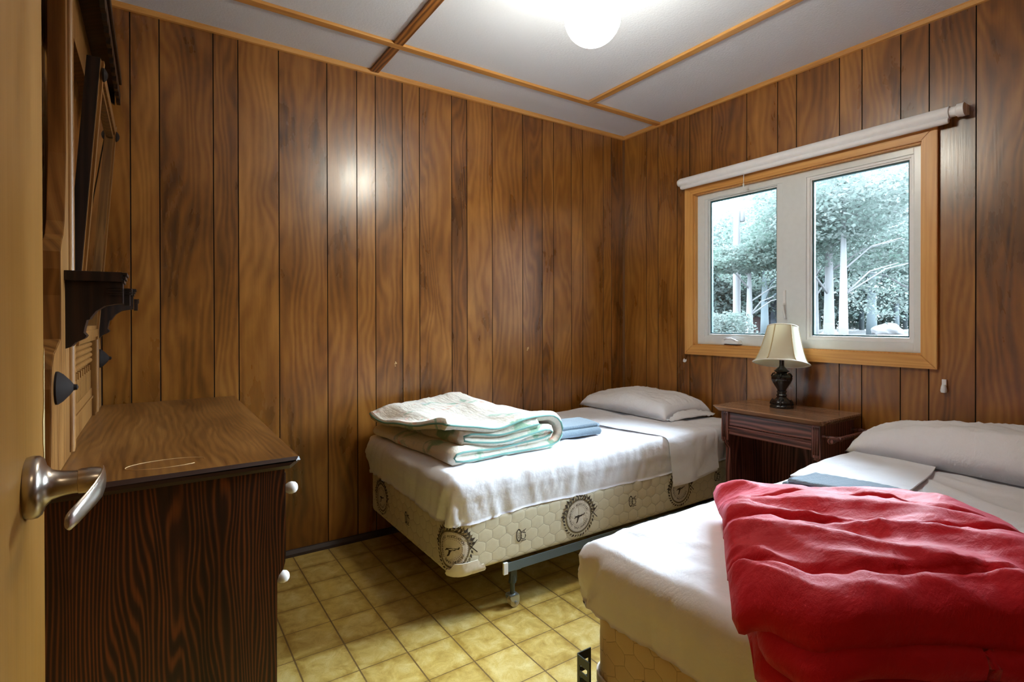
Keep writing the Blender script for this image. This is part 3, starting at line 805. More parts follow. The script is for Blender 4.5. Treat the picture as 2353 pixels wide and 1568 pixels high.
# ------------------------------------------------------------------ table lamp
LX, LY = -.155, -1.252
tl = thing('table_lamp', 'black urn based table lamp with a cream bell shade on the nightstand', 'table lamp', (LX, LY, .693))
bm = NB()
lathe(bm, [(.055, 0), (.056, .006), (.053, .014), (.046, .019), (.049, .024), (.047, .032), (.034, .041), (.025, .050), (.021, .056), (.025, .060), (.024, .066), (.019, .071), (.022, .078), (.024, .083), (.020, .087)], (LX, LY, .693), 'Z', 48, lobes=8, amp=.03)
lathe(bm, [(.018, .086), (.024, .098), (.033, .112), (.042, .128), (.048, .142), (.048, .152), (.043, .162), (.036, .168), (.030, .171)], (LX, LY, .693), 'Z', 48, lobes=8, amp=.03)
for k in range(4):
    a = pi/2*k+.4
    tube(bm, [(LX+.030*cos(a), LY+.030*sin(a), .868), (LX+.040*cos(a), LY+.040*sin(a), .866), (LX+.047*cos(a), LY+.047*sin(a), .854), (LX+.046*cos(a), LY+.046*sin(a), .842)], .004, 7)
    tube(bm, [(LX+.040*cos(a), LY+.040*sin(a), .734), (LX+.048*cos(a), LY+.048*sin(a), .722), (LX+.052*cos(a), LY+.052*sin(a), .708)], .005, 7)
link('lamp_base', bm, M['black'], tl, smooth=50)
bm = NB(); lathe(bm, [(.028, .168), (.024, .176), (.026, .180), (.034, .183), (.034, .188), (.022, .200), (.013, .208), (.011, .215), (.011, .262), (.013, .268), (.013, .30)], (LX, LY, .693), 'Z', 36, lobes=12, amp=.02)
link('lamp_neck', bm, M['black'], tl, smooth=50)
bm = NB()   # bell shade: six panels, open at top and bottom, real thickness
def shade_r(t, a):
    r = .131-.062*(t**.60)
    sc = 1-.035*abs(sin(3*a))*(1-t*.5)
    return r*sc
TAX = Vector((.50, -.87, 0)).normalized()
TILT = Matrix.Translation((LX, LY, 1.0)) @ Matrix.Rotation(radians(13), 4, TAX*-1) @ Matrix.Rotation(radians(2.5), 4, Vector((.87, .5, 0))) @ Matrix.Translation((-LX, -LY, -1.0))
ns_, nz = 72, 18
zs0, zs1 = .917, 1.108
for inner in (0, 1):
    rows = []
    for j in range(nz+1):
        t = j/nz
        rows.append([bm.verts.new((LX+(shade_r(t, 2*pi*i/ns_)-.0025*inner)*cos(2*pi*i/ns_), LY+(shade_r(t, 2*pi*i/ns_)-.0025*inner)*sin(2*pi*i/ns_), zs0+(zs1-zs0)*t)) for i in range(ns_)])
    for A, B in zip(rows, rows[1:]):
        for i in range(ns_):
            q = [A[i], A[(i+1) % ns_], B[(i+1) % ns_], B[i]]
            bm.faces.new(q[::-1] if inner else q)
bm.transform(TILT)
sh = link('lamp_shade', bm, M['shade'], tl, smooth=True)
for t in (0, 1):
    bm = NB(); pts = [(LX+shade_r(t, a)*cos(a), LY+shade_r(t, a)*sin(a), zs0+(zs1-zs0)*t) for a in [2*pi*i/72 for i in range(73)]]
    tube(bm, pts, .0035, 8)
    bm.transform(TILT); link('shade_trim', bm, M['shadetrim'], sh)
for k in range(6):
    bm = NB(); a = pi/3*k
    tube(bm, [(LX+(shade_r(t, a)+.0005)*cos(a), LY+(shade_r(t, a)+.0005)*sin(a), zs0+(zs1-zs0)*t) for t in [j/12 for j in range(13)]], .0028, 6)
    bm.transform(TILT); link('shade_seam', bm, M['shadeseam'], sh)
bm = NB()
for k in range(3):
    a = 2*pi/3*k
    tube(bm, [(LX, LY, 1.10), (LX+.068*cos(a), LY+.068*sin(a), 1.104)], .0015, 6)
bm.transform(TILT)
tube(bm, [(LX, LY, .99), (LX, LY, 1.10)], .003, 6)
link('shade_carrier', bm, M['steel'], tl)

# ================================================================== BEDS
def rounded_loop(x0, x1, y0, y1, r, ds):
    """closed loop, counter clockwise, starting at the (x0,y1) corner going along the foot (x0) side towards y0; gives (x,y,nx,ny,s)"""
    out = []; s = 0
    def seg(ax, ay, bx, by, nx, ny):
        nonlocal s
        L = math.hypot(bx-ax, by-ay); k = max(1, int(L/ds))
        for i in range(k):
            t = i/k; out.append((ax+(bx-ax)*t, ay+(by-ay)*t, nx, ny, s+L*t))
        s += L
    def arc(cx, cy, a0, a1):
        nonlocal s
        L = abs(a1-a0)*r; k = max(3, int(L/ds))
        for i in range(k):
            t = i/k; a = a0+(a1-a0)*t
            out.append((cx+r*cos(a), cy+r*sin(a), cos(a), sin(a), s+L*t))
        s += L
    seg(x0, y1-r, x0, y0+r, -1, 0)
    arc(x0+r, y0+r, pi, 1.5*pi)
    seg(x0+r, y0, x1-r, y0, 0, -1)
    arc(x1-r, y0+r, 1.5*pi, 2*pi)
    seg(x1, y0+r, x1, y1-r, 1, 0)
    arc(x1-r, y1-r, 0, .5*pi)
    seg(x1-r, y1, x0+r, y1, 0, 1)
    arc(x0+r, y1-r, .5*pi, pi)
    return out, s

class BoxSpring:
    def __init__(s, x0, x1, y0, y1, z0, z1, r=.06):
        s.a = (x0, x1, y0, y1, z0, z1, r)
        s.loop, s.L = rounded_loop(x0, x1, y0, y1, r, .008)
    def prof(s, v):
        """inset at height v above the bottom"""
        z0, z1 = s.a[4], s.a[5]; H = z1-z0; e = .022
        k = 0
        if v < e: k = e-sqrt(max(0, e*e-(e-v)**2))
        elif v > H-e: k = e-sqrt(max(0, e*e-(v-H+e)**2))
        return k
    def surf(s, u, v, off=0):
        # point at perimeter coordinate u, height v
        x0, x1, y0, y1, z0, z1, r = s.a
        u = u % s.L
        lo, hi = 0, len(s.loop)-1
        while lo < hi:
            m = (lo+hi+1)//2
            if s.loop[m][4] <= u: lo = m
            else: hi = m-1
        A = s.loop[lo]; B = s.loop[(lo+1) % len(s.loop)]
        sb = B[4] if B[4] > A[4] else s.L
        t = (u-A[4])/(sb-A[4]) if sb > A[4] else 0
        x, y, nx, ny = [A[i]+(B[i]-A[i])*t for i in range(4)]
        d = min(hexd(u, v, .062, .050), .16)/.16
        d = .0017*(1-(1-d)**2)-s.prof(v)+off + .002*N(u*4, v*4, 1)
        return Vector((x+nx*d, y+ny*d, z0+v))
    def build(s, name, mats, parent):
        bm = NB(); uvl = bm.loops.layers.uv.new('UVMap')
        z0, z1 = s.a[4], s.a[5]; H = z1-z0; nv = int(H/.008)
        rows = []
        for j in range(nv+1):
            v = H*j/nv
            rows.append([(bm.verts.new(s.surf(p[4], v)), p[4], v) for p in s.loop])
        n = len(s.loop)
        for A, B in zip(rows, rows[1:]):
            for i in range(n):
                k = (i+1) % n
                f = bm.faces.new([A[i][0], A[k][0], B[k][0], B[i][0]]); f.smooth = True
                us = [A[i][1], A[k][1] or (s.L if k == 0 else 0), B[k][1] or (s.L if k == 0 else 0), B[i][1]]
                for l, uu, vv in zip(f.loops, us, (A[i][2], A[k][2], B[k][2], B[i][2])): l[uvl].uv = (uu, vv)
        bm.faces.new([q[0] for q in rows[0]][::-1]); bm.faces.new([q[0] for q in rows[-1]])
        s.bm = bm; s.mats = mats; s.name = name; s.parent = parent
    def done(s):
        return link(s.name, s.bm, s.mats, s.parent)

GLYPH = {}
def glyph(ch):
    if ch not in GLYPH:
        cu = bpy.data.curves.new('glyph', 'FONT'); cu.body = ch; cu.size = 1; cu.resolution_u = 2; cu.align_x = 'CENTER'
        ob = bpy.data.objects.new('glyph', cu)
        me = bpy.data.meshes.new_from_object(ob)
        GLYPH[ch] = ([(v.co.x, v.co.y) for v in me.vertices], [list(p.vertices) for p in me.polygons])
        bpy.data.objects.remove(ob); bpy.data.curves.remove(cu); bpy.data.meshes.remove(me)
    return GLYPH[ch]

class Print:
    """flat ink shapes laid on a box spring; local axes: ex up the height, ey towards -u (marks are printed lying on their side)"""
    def __init__(s, bs, u0, v0): s.bs, s.u0, s.v0 = bs, u0, v0
    def p(s, x, y, off=.0012):
        v = s.v0+x
        H = s.bs.a[5]-s.bs.a[4]
        return s.bs.surf(s.u0-y, max(.001, min(H-.001, v)), off)
    def poly(s, pts, mi, off=.0014):
        H = s.bs.a[5]-s.bs.a[4]
        if any(not (-.0 < s.v0+x < H) for x, y in pts): 
            pts = [(max(-s.v0+.001, min(H-s.v0-.001, x)), y) for x, y in pts]
        vs = [s.bs.bm.verts.new(s.p(x, y, off)) for x, y in pts]
        try:
            f = s.bs.bm.faces.new(vs); f.material_index = mi
        except ValueError: pass
    def ring(s, ro, ri, mi, a0=0, a1=2*pi, n=48, off=.0012, ey=1.0):
        for i in range(n):
            a, b = a0+(a1-a0)*i/n, a0+(a1-a0)*(i+1)/n
            s.poly([(ri*sin(a), ri*ey*cos(a)), (ro*sin(a), ro*ey*cos(a)), (ro*sin(b), ro*ey*cos(b)), (ri*sin(b), ri*ey*cos(b))], mi, off)
    def dots(s, R, n, r, mi, a0=0, a1=2*pi):
        for i in range(n):
            a = a0+(a1-a0)*i/n; c = (R*sin(a), R*cos(a))
            s.poly([(c[0]+r*cos(b), c[1]+r*sin(b)) for b in [pi/3*k for k in range(6)]], mi, .0018)
    def text(s, txt, R, size, a0, a1, mi):
        n = len(txt)
        for i, ch in enumerate(txt):
            if ch == ' ': continue
            a = a0+(a1-a0)*(i+.5)/n       # clockwise from the top
            V, F = glyph(ch)
            ca, sa = cos(a), sin(a)
            for f in F:
                pts = []
                for k in f:
                    gx, gy = V[k][0]*size, V[k][1]*size+R
                    pts.append((gx*ca+gy*sa, gy*ca-gx*sa))
                s.poly(pts, mi, .0018)
    def line(s, txt, x, y, size, mi, slant=0):
        adv = 0
        for ch in txt:
            V, F = glyph(ch)
            w = max(v[0] for v in V)-min(v[0] for v in V)
            mn = min(v[0] for v in V)
            for f in F:
                s.poly([(x+adv+(V[k][0]-mn)*size, y+V[k][1]*size*1.25) for k in f], mi, .0018)
            adv += (w+.10)*size
    def emblem(s, R=.088, dark=0, ink=(1, 2, 3)):
        d, o, p = ink
        rr = random.Random(5)
        # pale disc
        for k in range(6): s.ring(R*.78*(k+1)/6, R*.78*k/6+.0001, p, n=36, off=.0010)
        s.ring(R*.86, R*.78, o, off=.0012); s.ring(R*.80, R*.775, d, off=.0014)
        s.dots(R*.74, 54, R*.016, d); s.dots(R*.47, 36, R*.016, d)
        s.text('INTERNATIONAL CHIROPRACTORS ASSOCIATION', R*.53, R*.17, radians(-160), radians(160), d)
        # laurel wreath
        for side in (-1, 1):
            for i in range(17):
                a = radians(172-i*19.5*.5)*side if i < 17 else 0
                a = side*radians(172-i*10.2)
                c = (R*.92*sin(a), R*.92*cos(a))
                for lean in (-1, 0, 1):
                    ang = a+side*(-.9)+lean*.7
                    l = R*rr.uniform(.17, .24); w = R*.055
                    dx, dy = sin(ang), cos(ang)
                    if lean != 0: dx, dy = dx*.7+sin(a)*.6*lean, dy*.7+cos(a)*.6*lean
                    px, py = -dy, dx
                    s.poly([c, (c[0]+dx*l*.4+px*w, c[1]+dy*l*.4+py*w), (c[0]+dx*l, c[1]+dy*l), (c[0]+dx*l*.4-px*w, c[1]+dy*l*.4-py*w)], d if (i+lean) % 3 else o, .0016+.0001*lean)
        # crossed stems at the foot of the wreath
        for sd in (-1, 1):
            s.poly([(sd*R*.30, -R*1.22), (sd*R*.27, -R*1.25), (-sd*R*.10, -R*.86), (-sd*R*.06, -R*.83)], d, .002)
        # leaping figure
        F = [(-.30, .16), (-.22, .10), (-.12, .12), (-.02, .06), (.06, .08), (.20, .20), (.30, .22), (.34, .18), (.24, .13), (.13, .0), (.20, -.06), (.30, -.04), (.31, -.08), (.20, -.13), (.08, -.08), (-.02, -.05), (-.10, .03), (-.20, .04), (-.28, .10), (-.36, .06), (-.38, .10)]
        # drawn along the diagonal
        ca, sa = cos(radians(118)), sin(radians(118))
        s.poly([((x*ca-y*sa)*R, (x*sa+y*ca)*R) for x, y in F], d, .002)
    def ica(s, sc=.016, mi=1):
        # oval spine mark above the letters
        c = s.v0
        q = Print(s.bs, s.u0-sc*.62, s.v0)
        for i in range(24):
            a, b = 2*pi*i/24, 2*pi*(i+1)/24
            ro, ri = 1.0, .80
            q.poly([(sc*ri*cos(a)*.98, sc*(ri-.12)*.5*sin(a)), (sc*ro*cos(a), sc*ro*.5*sin(a)), (sc*ro*cos(b), sc*ro*.5*sin(b)), (sc*ri*cos(b)*.98, sc*(ri-.12)*.5*sin(b))], mi, .0016)
        for dx, dy in ((0, 0), (.25, .12), (-.25, .12), (.25, -.12), (-.25, -.12), (0, .22), (0, -.22), (.4, 0), (-.4, 0)):
            q.poly([(sc*(dx+.07*cos(b)), sc*(dy+.07*sin(b))) for b in [pi/3*k for k in range(6)]], mi, .0018)
        s.line('ICA', -sc*1.0, -sc*.72, sc*1.15, mi)

def cube_grid(x0, x1, y0, y1, z0, z1, r, d, disp):
    """rounded box with a dense grid; disp(p, n) -> new point"""
    bm = NB(); vd = {}
    nx, ny, nz = [max(2, int(round(L/d))) for L in (x1-x0, y1-y0, z1-z0)]
    def vert(i, j, k):
        key = (i, j, k)
        if key in vd: return vd[key]
        q = Vector((x0+(x1-x0)*i/nx, y0+(y1-y0)*j/ny, z0+(z1-z0)*k/nz))
        c = Vector((min(max(q.x, x0+r), x1-r), min(max(q.y, y0+r), y1-r), min(max(q.z, z0+min(r, .02)), z1-r)))
        n = q-c
        if n.length > 1e-9:
            n.normalize()
            rr = r if q.z > (z0+z1)/2 else r
            # bottom edge is kept almost square so that the cloth hangs straight down
            if q.z < z1-r:
                h = Vector((q.x-c.x, q.y-c.y, 0))
                if h.length > 1e-9: h.normalize(); p = Vector((c.x, c.y, q.z))+h*r; n = h
                else: p = q; n = Vector((0, 0, -1))
            else: p = c+n*r
        else: p = q; n = Vector((0, 0, -1))
        v = bm.verts.new(disp(p, n)); vd[key] = v
        return v
    def F(a, b, c, d_):
        f = bm.faces.new([a, b, c, d_]); f.smooth = True
    for i in range(nx):
        for j in range(ny):
            F(vert(i, j, nz), vert(i+1, j, nz), vert(i+1, j+1, nz), vert(i, j+1, nz))
            F(vert(i, j, 0), vert(i, j+1, 0), vert(i+1, j+1, 0), vert(i+1, j, 0))
    for i in range(nx):
        for k in range(nz):
            F(vert(i, 0, k), vert(i+1, 0, k), vert(i+1, 0, k+1), vert(i, 0, k+1))
            F(vert(i, ny, k), vert(i, ny, k+1), vert(i+1, ny, k+1), vert(i+1, ny, k))
    for j in range(ny):
        for k in range(nz):
            F(vert(0, j, k), vert(0, j, k+1), vert(0, j+1, k+1), vert(0, j+1, k))
            F(vert(nx, j, k), vert(nx, j+1, k), vert(nx, j+1, k+1), vert(nx, j, k+1))
    return bm

def sheet_disp(x0, x1, y0, y1, z0, z1, seed, hem):
    def f(p, n):
        side = 1-abs(n.z) if n.z > -.5 else 0
        x, y, z = p
        q = p.copy()
        # top: shallow creases running across the bed
        if n.z > .3:
            w = ridge(x*5+seed+N(x, y, 0, 2)*1.5, y*2.0, seed)
            w2 = ridge(x*11+N(x, y, 1, 4)*2, y*5, seed+4)
            q.z += (.008*max(0, w-.55)*2+.004*max(0, w2-.5))*n.z
            q.z += .006*N(x, y, seed, 1.6)
        if side > .3:
            t = (z1-z)/(z1-z0)
            s = x if abs(n.y) > abs(n.x) else y
            # soft vertical folds, stronger near the corners
            cd_ = min(math.hypot(x-x0, y-y0), math.hypot(x-x0, y-y1))
            amp = .0050+.015*exp(-(cd_/.22)**2)
            slope = .6*exp(-(cd_/.3)**2)
            fo = ridge((s+slope*(z-z0))*19+N(s, z, seed, 3)*1.2, z*2.2, seed+2)
            fo2 = ridge(s*34, z*9+seed, 2)
            q += Vector((n.x, n.y, 0))*side*(amp*(fo-.3)*1.3*(.4+.6*t)+.003*fo2)
            q += Vector((n.x, n.y, 0))*(-.010*smooth01(t)*(1 if t > .5 else .3))
            q += Vector((n.x, n.y, 0))*(.006*sin(pi*min(1, t)))
        if z < (z0+z1)/2:
            t = 1-(z-z0)/((z1-z0)/2)
            q.z += t*hem(x, y)
        return q
    return f

def bed(name, label, sheetlabel, y0, y1, xf, tick, hem, seed, emb, icas, rail_caster=True, casters=()):
    b = thing(name, label, 'bed', (xf/2, (y0+y1)/2, 0))
    bs = BoxSpring(xf, -.03, y0, y1, .185, .392)
    bs.build('box_spring', [tick, M['mark'], M['mark2'], M['mark3']], b)
    for u, v, R in emb: Print(bs, u, v).emblem(R)
    for u, v, s in icas: Print(bs, u, v).ica(s)
    bs.done()
    return b, bs

# bed 1 beside the back wall -----------------------------------------
B1 = dict(x0=-1.905, y0=-.987, y1=-.085)
def u_side(x, x0=B1['x0'], y0=B1['y0'], y1=B1['y1'], r=.06): return (y1-y0-2*r)+r*pi/2+(x-(x0+r))
def u_foot(y, y1=B1['y1'], r=.06): return (y1-r)-y
bed1, bs1 = bed('twin_bed', 'twin bed with white sheet and ivory quilted box spring along the back wall', '', B1['y0'], B1['y1'], B1['x0'], M['ticking'], None, 1,
    [(u_foot(-.265), .105, .078), (u_foot(-.965), .100, .084), (u_side(-1.29), .108, .086), (u_side(-.62), .108, .086)],
    [(u_foot(-.58), .10, .026), (u_side(-1.59), .095, .026), (u_side(-.955), .11, .026), (u_side(-.31), .12, .026)])
def corner_guard(bs, parent, u0, u1, m):
    bm = NB(); n = 40; pts = []
    L = u1-u0
    def hgt(t):   # scalloped outline
        e = min(t, 1-t)
        return .010+.016*smooth01(e/.07)+.022*smooth01((e-.12)/.12)
    rows = []
    for i in range(n+1):
        t = i/n; u = u0+L*t; h = hgt(t)
        col = []
        for off in (.004, .0085):
            for j in range(7):
                v = .0+h*j/6
                p = bs.surf(u, max(v, .004), off)
                if v < .02: p.z = bs.a[4]-.004+v
                col.append(bm.verts.new(p))
        rows.append(col)
    for A, B in zip(rows, rows[1:]):
        for j in range(6):
            bm.faces.new([A[j], B[j], B[j+1], A[j+1]]); bm.faces.new([A[7+j], A[8+j], B[8+j], B[7+j]])
        bm.faces.new([A[6], B[6], B[13], A[13]]); bm.faces.new([A[0], A[7], B[7], B[0]])
    bm.faces.new(rows[0]); bm.faces.new(rows[-1][::-1])
    # underside lip
    bmesh.ops.recalc_face_normals(bm, faces=bm.faces)
    link('corner_guard', bm, m, parent, smooth=50)
corner_guard(bs1, bed1, u_foot(-.94)+.0, u_side(-1.76), M['beige'])
M1z0, M1z1 = .382, .560
bm = cube_grid(B1['x0']-.012, -.035, B1['y0']-.008, B1['y1']+.006, M1z0, M1z1, .034, .0135,
    sheet_disp(B1['x0'], -.03, B1['y0'], B1['y1'], M1z0, M1z1, 1.3, lambda x, y: .008*N(x, y, 2, 3)+.012*exp(-((x+1.45)/.3)**2)*0-.006*exp(-((x+1.8)/.12)**2)))
link('mattress', bm, M['sheet'], bed1)
# steel frame with rails, legs and casters
def caster_leg(parent, x, y, zr, floor=0.0, name='leg'):
    bm = NB(); box(bm, x-.014, x+.016, y+.002, y+.006, zr-.05, zr+.01); 
    lathe(bm, [(.0095, 0), (.0095, .05), (.012, .075), (.016, zr-.055-.05)], (x, y+.012, .050), 'Z', 16)
    l = link(name, bm, M['legmetal'], parent, smooth=50)
    bm = NB()
    lathe(bm, [(.011, .046), (.012, .052)], (x, y+.012, 0), 'Z', 16)
    prism(bm, [(-.022, .044), (-.018, .050), (.018, .050), (.022, .044), (.022, .020), (.014, .012), (.002, .018), (-.016, .030)], lambda u, v, w: (x+u, y+.012+w, v), -.019, -.0175)
    prism(bm, [(-.022, .044), (-.018, .050), (.018, .050), (.022, .044), (.022, .020), (.014, .012), (.002, .018), (-.016, .030)], lambda u, v, w: (x+u, y+.012+w, v), .0175, .019)
    box(bm, x-.020, x+.020, y+.012-.019, y+.012+.019, .046, .050, .001)
    lathe(bm, [(.006, -.026), (.006, .026)], (x+.004, y+.012, .021), 'Y', 12)
    c = link('caster_fork', bm, M['steel'], l, smooth=40)
    bm = NB(); lathe(bm, [(.018, -.0165), (.021, -.014), (.021, .014), (.018, .0165)], (x+.004, y+.012, .021), 'Y', 28)
    link('caster_wheel', bm, M['cream'], l, smooth=50)
def rails(parent, x0, x1, y0, y1, zb, ztop):
    for y, s in ((y0, -1), (y1, 1)):
        bm = NB()
        box(bm, x0, x1, min(y, y+s*.003), max(y, y+s*.003), zb, ztop, .0008)
        box(bm, x0, x1, min(y, y-s*.032), max(y, y-s*.032), zb, zb+.003)
        link('side_rail', bm, M['rail'], parent)
        bm = NB(); box(bm, x0-.012, x0+.008, min(y+s*.006, y-s*.004), max(y+s*.006, y-s*.004), zb-.006, ztop+.004, .002); link('rail_cap', bm, M['white'], parent)
    for xx in (x0+.06, (x0+x1)/2+.1, x1-.08):
        bm = NB(); box(bm, xx-.014, xx+.014, y0, y1, zb-.004, zb-.001); link('cross_bar', bm, M['rail'], parent)
rails(bed1, -1.672, -.04, -.994, -.080, .150, .186)
caster_leg(bed1, -1.630, -.990, .150); caster_leg(bed1, -1.630, -.11, .150); caster_leg(bed1, -.25, -.990, .150); caster_leg(bed1, -.25, -.11, .150)

# bed 2 in the foreground ---------------------------------------------
B2 = dict(x0=-1.870, y0=-2.615, y1=-1.700)
def u_foot2(y): return (B2['y1']-.06)-y
bed2, bs2 = bed('twin_bed', 'twin bed nearest the camera with white sheet and tan quilted box spring', '', B2['y0'], B2['y1'], B2['x0'], M['ticking2'], None, 2,
    [], [(u_foot2(-1.905), .085, .030)])
def hem2(x, y):
    # the sheet rides up at the far foot corner
    return .010*N(x, y, 5, 4)+.014*exp(-((y-B2['y1'])/.10)**2)*exp(-((x-B2['x0'])/.2)**2)+.000
bm = cube_grid(B2['x0']-.030, -.035, B2['y0']-.008, B2['y1']+.012, .400, .572, .036, .0125,
    sheet_disp(B2['x0'], -.03, B2['y0'], B2['y1'], .400, .572, 4.1, hem2))
link('mattress', bm, M['sheet'], bed2)
bm = cube_grid(B2['x0']-.002, -.04, B2['y0']+.004, B2['y1']-.004, .385, .42, .03, .03, lambda p, n: p)
link('mattress_pad', bm, M['white'], bed2)
corner_guard(bs2, bed2, u_foot2(-1.725)-.05-.08, u_foot2(-1.725)+.085, M['beige'])
rails(bed2, -1.70, -.04, B2['y0']-.006, B2['y1']+.006, .150, .186)
for xx in (-1.62, -.25):
    caster_leg(bed2, xx, B2['y0']+.004, .150); caster_leg(bed2, xx, B2['y1']-.022, .150)
# slotted headboard bracket standing at the foot corner
bm = NB()
def slotplate(bm, f):
    # plate with three slots built as strips
    zs = [(.10, .128), (.150, .178), (.200, .222), (.244, .272)]
    for a, b in ((.10, .128), (.143, .200), (.215, .228), (.243, .266)): prism(bm, [(0, a), (.045, a), (.045, b), (0, b)], f, 0, .003)
    for a, b in ((.128, .143), (.200, .215), (.228, .243)):
        prism(bm, [(0, a), (.009, a), (.009, b), (0, b)], f, 0, .003); prism(bm, [(.037, a), (.045, a), (.045, b), (.037, b)], f, 0, .003)
BXc, BYc = -1.915, -1.712
slotplate(bm, lambda u, v, w: (BXc-w, BYc-.012+.0-u+.02, v+.02))
slotplate(bm, lambda u, v, w: (BXc+u, BYc+.009+w, v+.02))
box(bm, BXc, BXc+.16, BYc+.010, BYc+.0125, .15, .186)
link('headboard_bracket', bm, M['legmetal'], bed2)

# ================================================================== SOFT THINGS
def pillow(name, label, c, sx, sy, H, rot, seed, lean=0, flap=None):
    bm = NB(); n = 56; m = 44
    R = Matrix.Rotation(rot, 3, 'Z')
    def pt(i, j, side):
        u, v = -1+2*i/n, -1+2*j/m
        # pinched outline
        eu = 1-.05*(1-v*v)*0-.045*(1-abs(u))**.0*(v*v < 0)
        x = u*sx*(1-.055*(1-(abs(v))**2.2)+0); y = v*sy*(1-.06*(1-abs(u)**2.2))
        t = max(0, (1-abs(u)**2.6))*max(0, (1-abs(v)**2.6))
        h = t**.50
        w = (ridge(u*1.6+seed+v*.8, v*1.3, seed)-.2)*.5+ridge(u*5, v*6+seed, 1)*.25
        edge = (abs(u)**6+abs(v)**6)
        pk = ridge(u*9+seed, v*9, 3)*.012*min(1, edge*1.5)
        z = H*h*(1+.16*N(u, v, seed, 1.3)-.10*v-.0*u)+.026*w*min(1, h*1.5)*(.4 if side < 0 else 1)
        if side < 0: z = -.22*H*h
        z += pk*h
        p = R @ Vector((x, y, 0))
        return Vector((c[0]+p.x, c[1]+p.y, c[2]+.24*H*min(1, h*3)+z+.012*(1-h)+lean*x*min(1, h*2)))
    tops = [[bm.verts.new(pt(i, j, 1)) for j in range(m+1)] for i in range(n+1)]
    bots = [[tops[i][j] if i in (0, n) or j in (0, m) else bm.verts.new(pt(i, j, -1)) for j in range(m+1)] for i in range(n+1)]
    for i in range(n):
        for j in range(m):
            bm.faces.new([tops[i][j], tops[i+1][j], tops[i+1][j+1], tops[i][j+1]])
            try: bm.faces.new([bots[i][j], bots[i][j+1], bots[i+1][j+1], bots[i+1][j]])
            except ValueError: pass
    o = recenter(link(name, bm, M['pillowcase'], None, smooth=True), c)
    tag(o, label, 'pillow')
    if flap:
        # open end of the pillowcase: a limp double strip beyond the filling
        bm = NB(); k = 30; rows = []
        for i in range(k+1):
            v = -1+2*i/k
            row = []
            for j in range(7):
                t = j/6
                x = v*sx*.94; y = -sy*.93-flap*t
                p = R @ Vector((x, y, 0))
                z = .030*(1-t)*(1-v*v)+.012+.010*N(v*2, t*2, seed+3)+.008*ridge(v*5, t, seed)*(1-t*.5)
                row.append(bm.verts.new((c[0]+p.x, c[1]+p.y, c[2]+z)))
            rows.append(row)
        for A, B in zip(rows, rows[1:]):
            for j in range(6): bm.faces.new([A[j], A[j+1], B[j+1], B[j]])
        f = link('pillowcase_flap', bm, M['pillowcase'], o, smooth=True)
        md = f.modifiers.new('solid', 'SOLIDIFY'); md.thickness = .005; md.offset = 1
    return o
pillow('pillow', 'plump white pillow on the twin bed along the back wall', (-.245, -.40, .566), .215, .365, .105, 0, 2.0, flap=.045)
pillow('pillow', 'plump white pillow on the twin bed nearest the camera', (-.215, -2.05, .572), .20, .385, .135, radians(-4), 6.0)

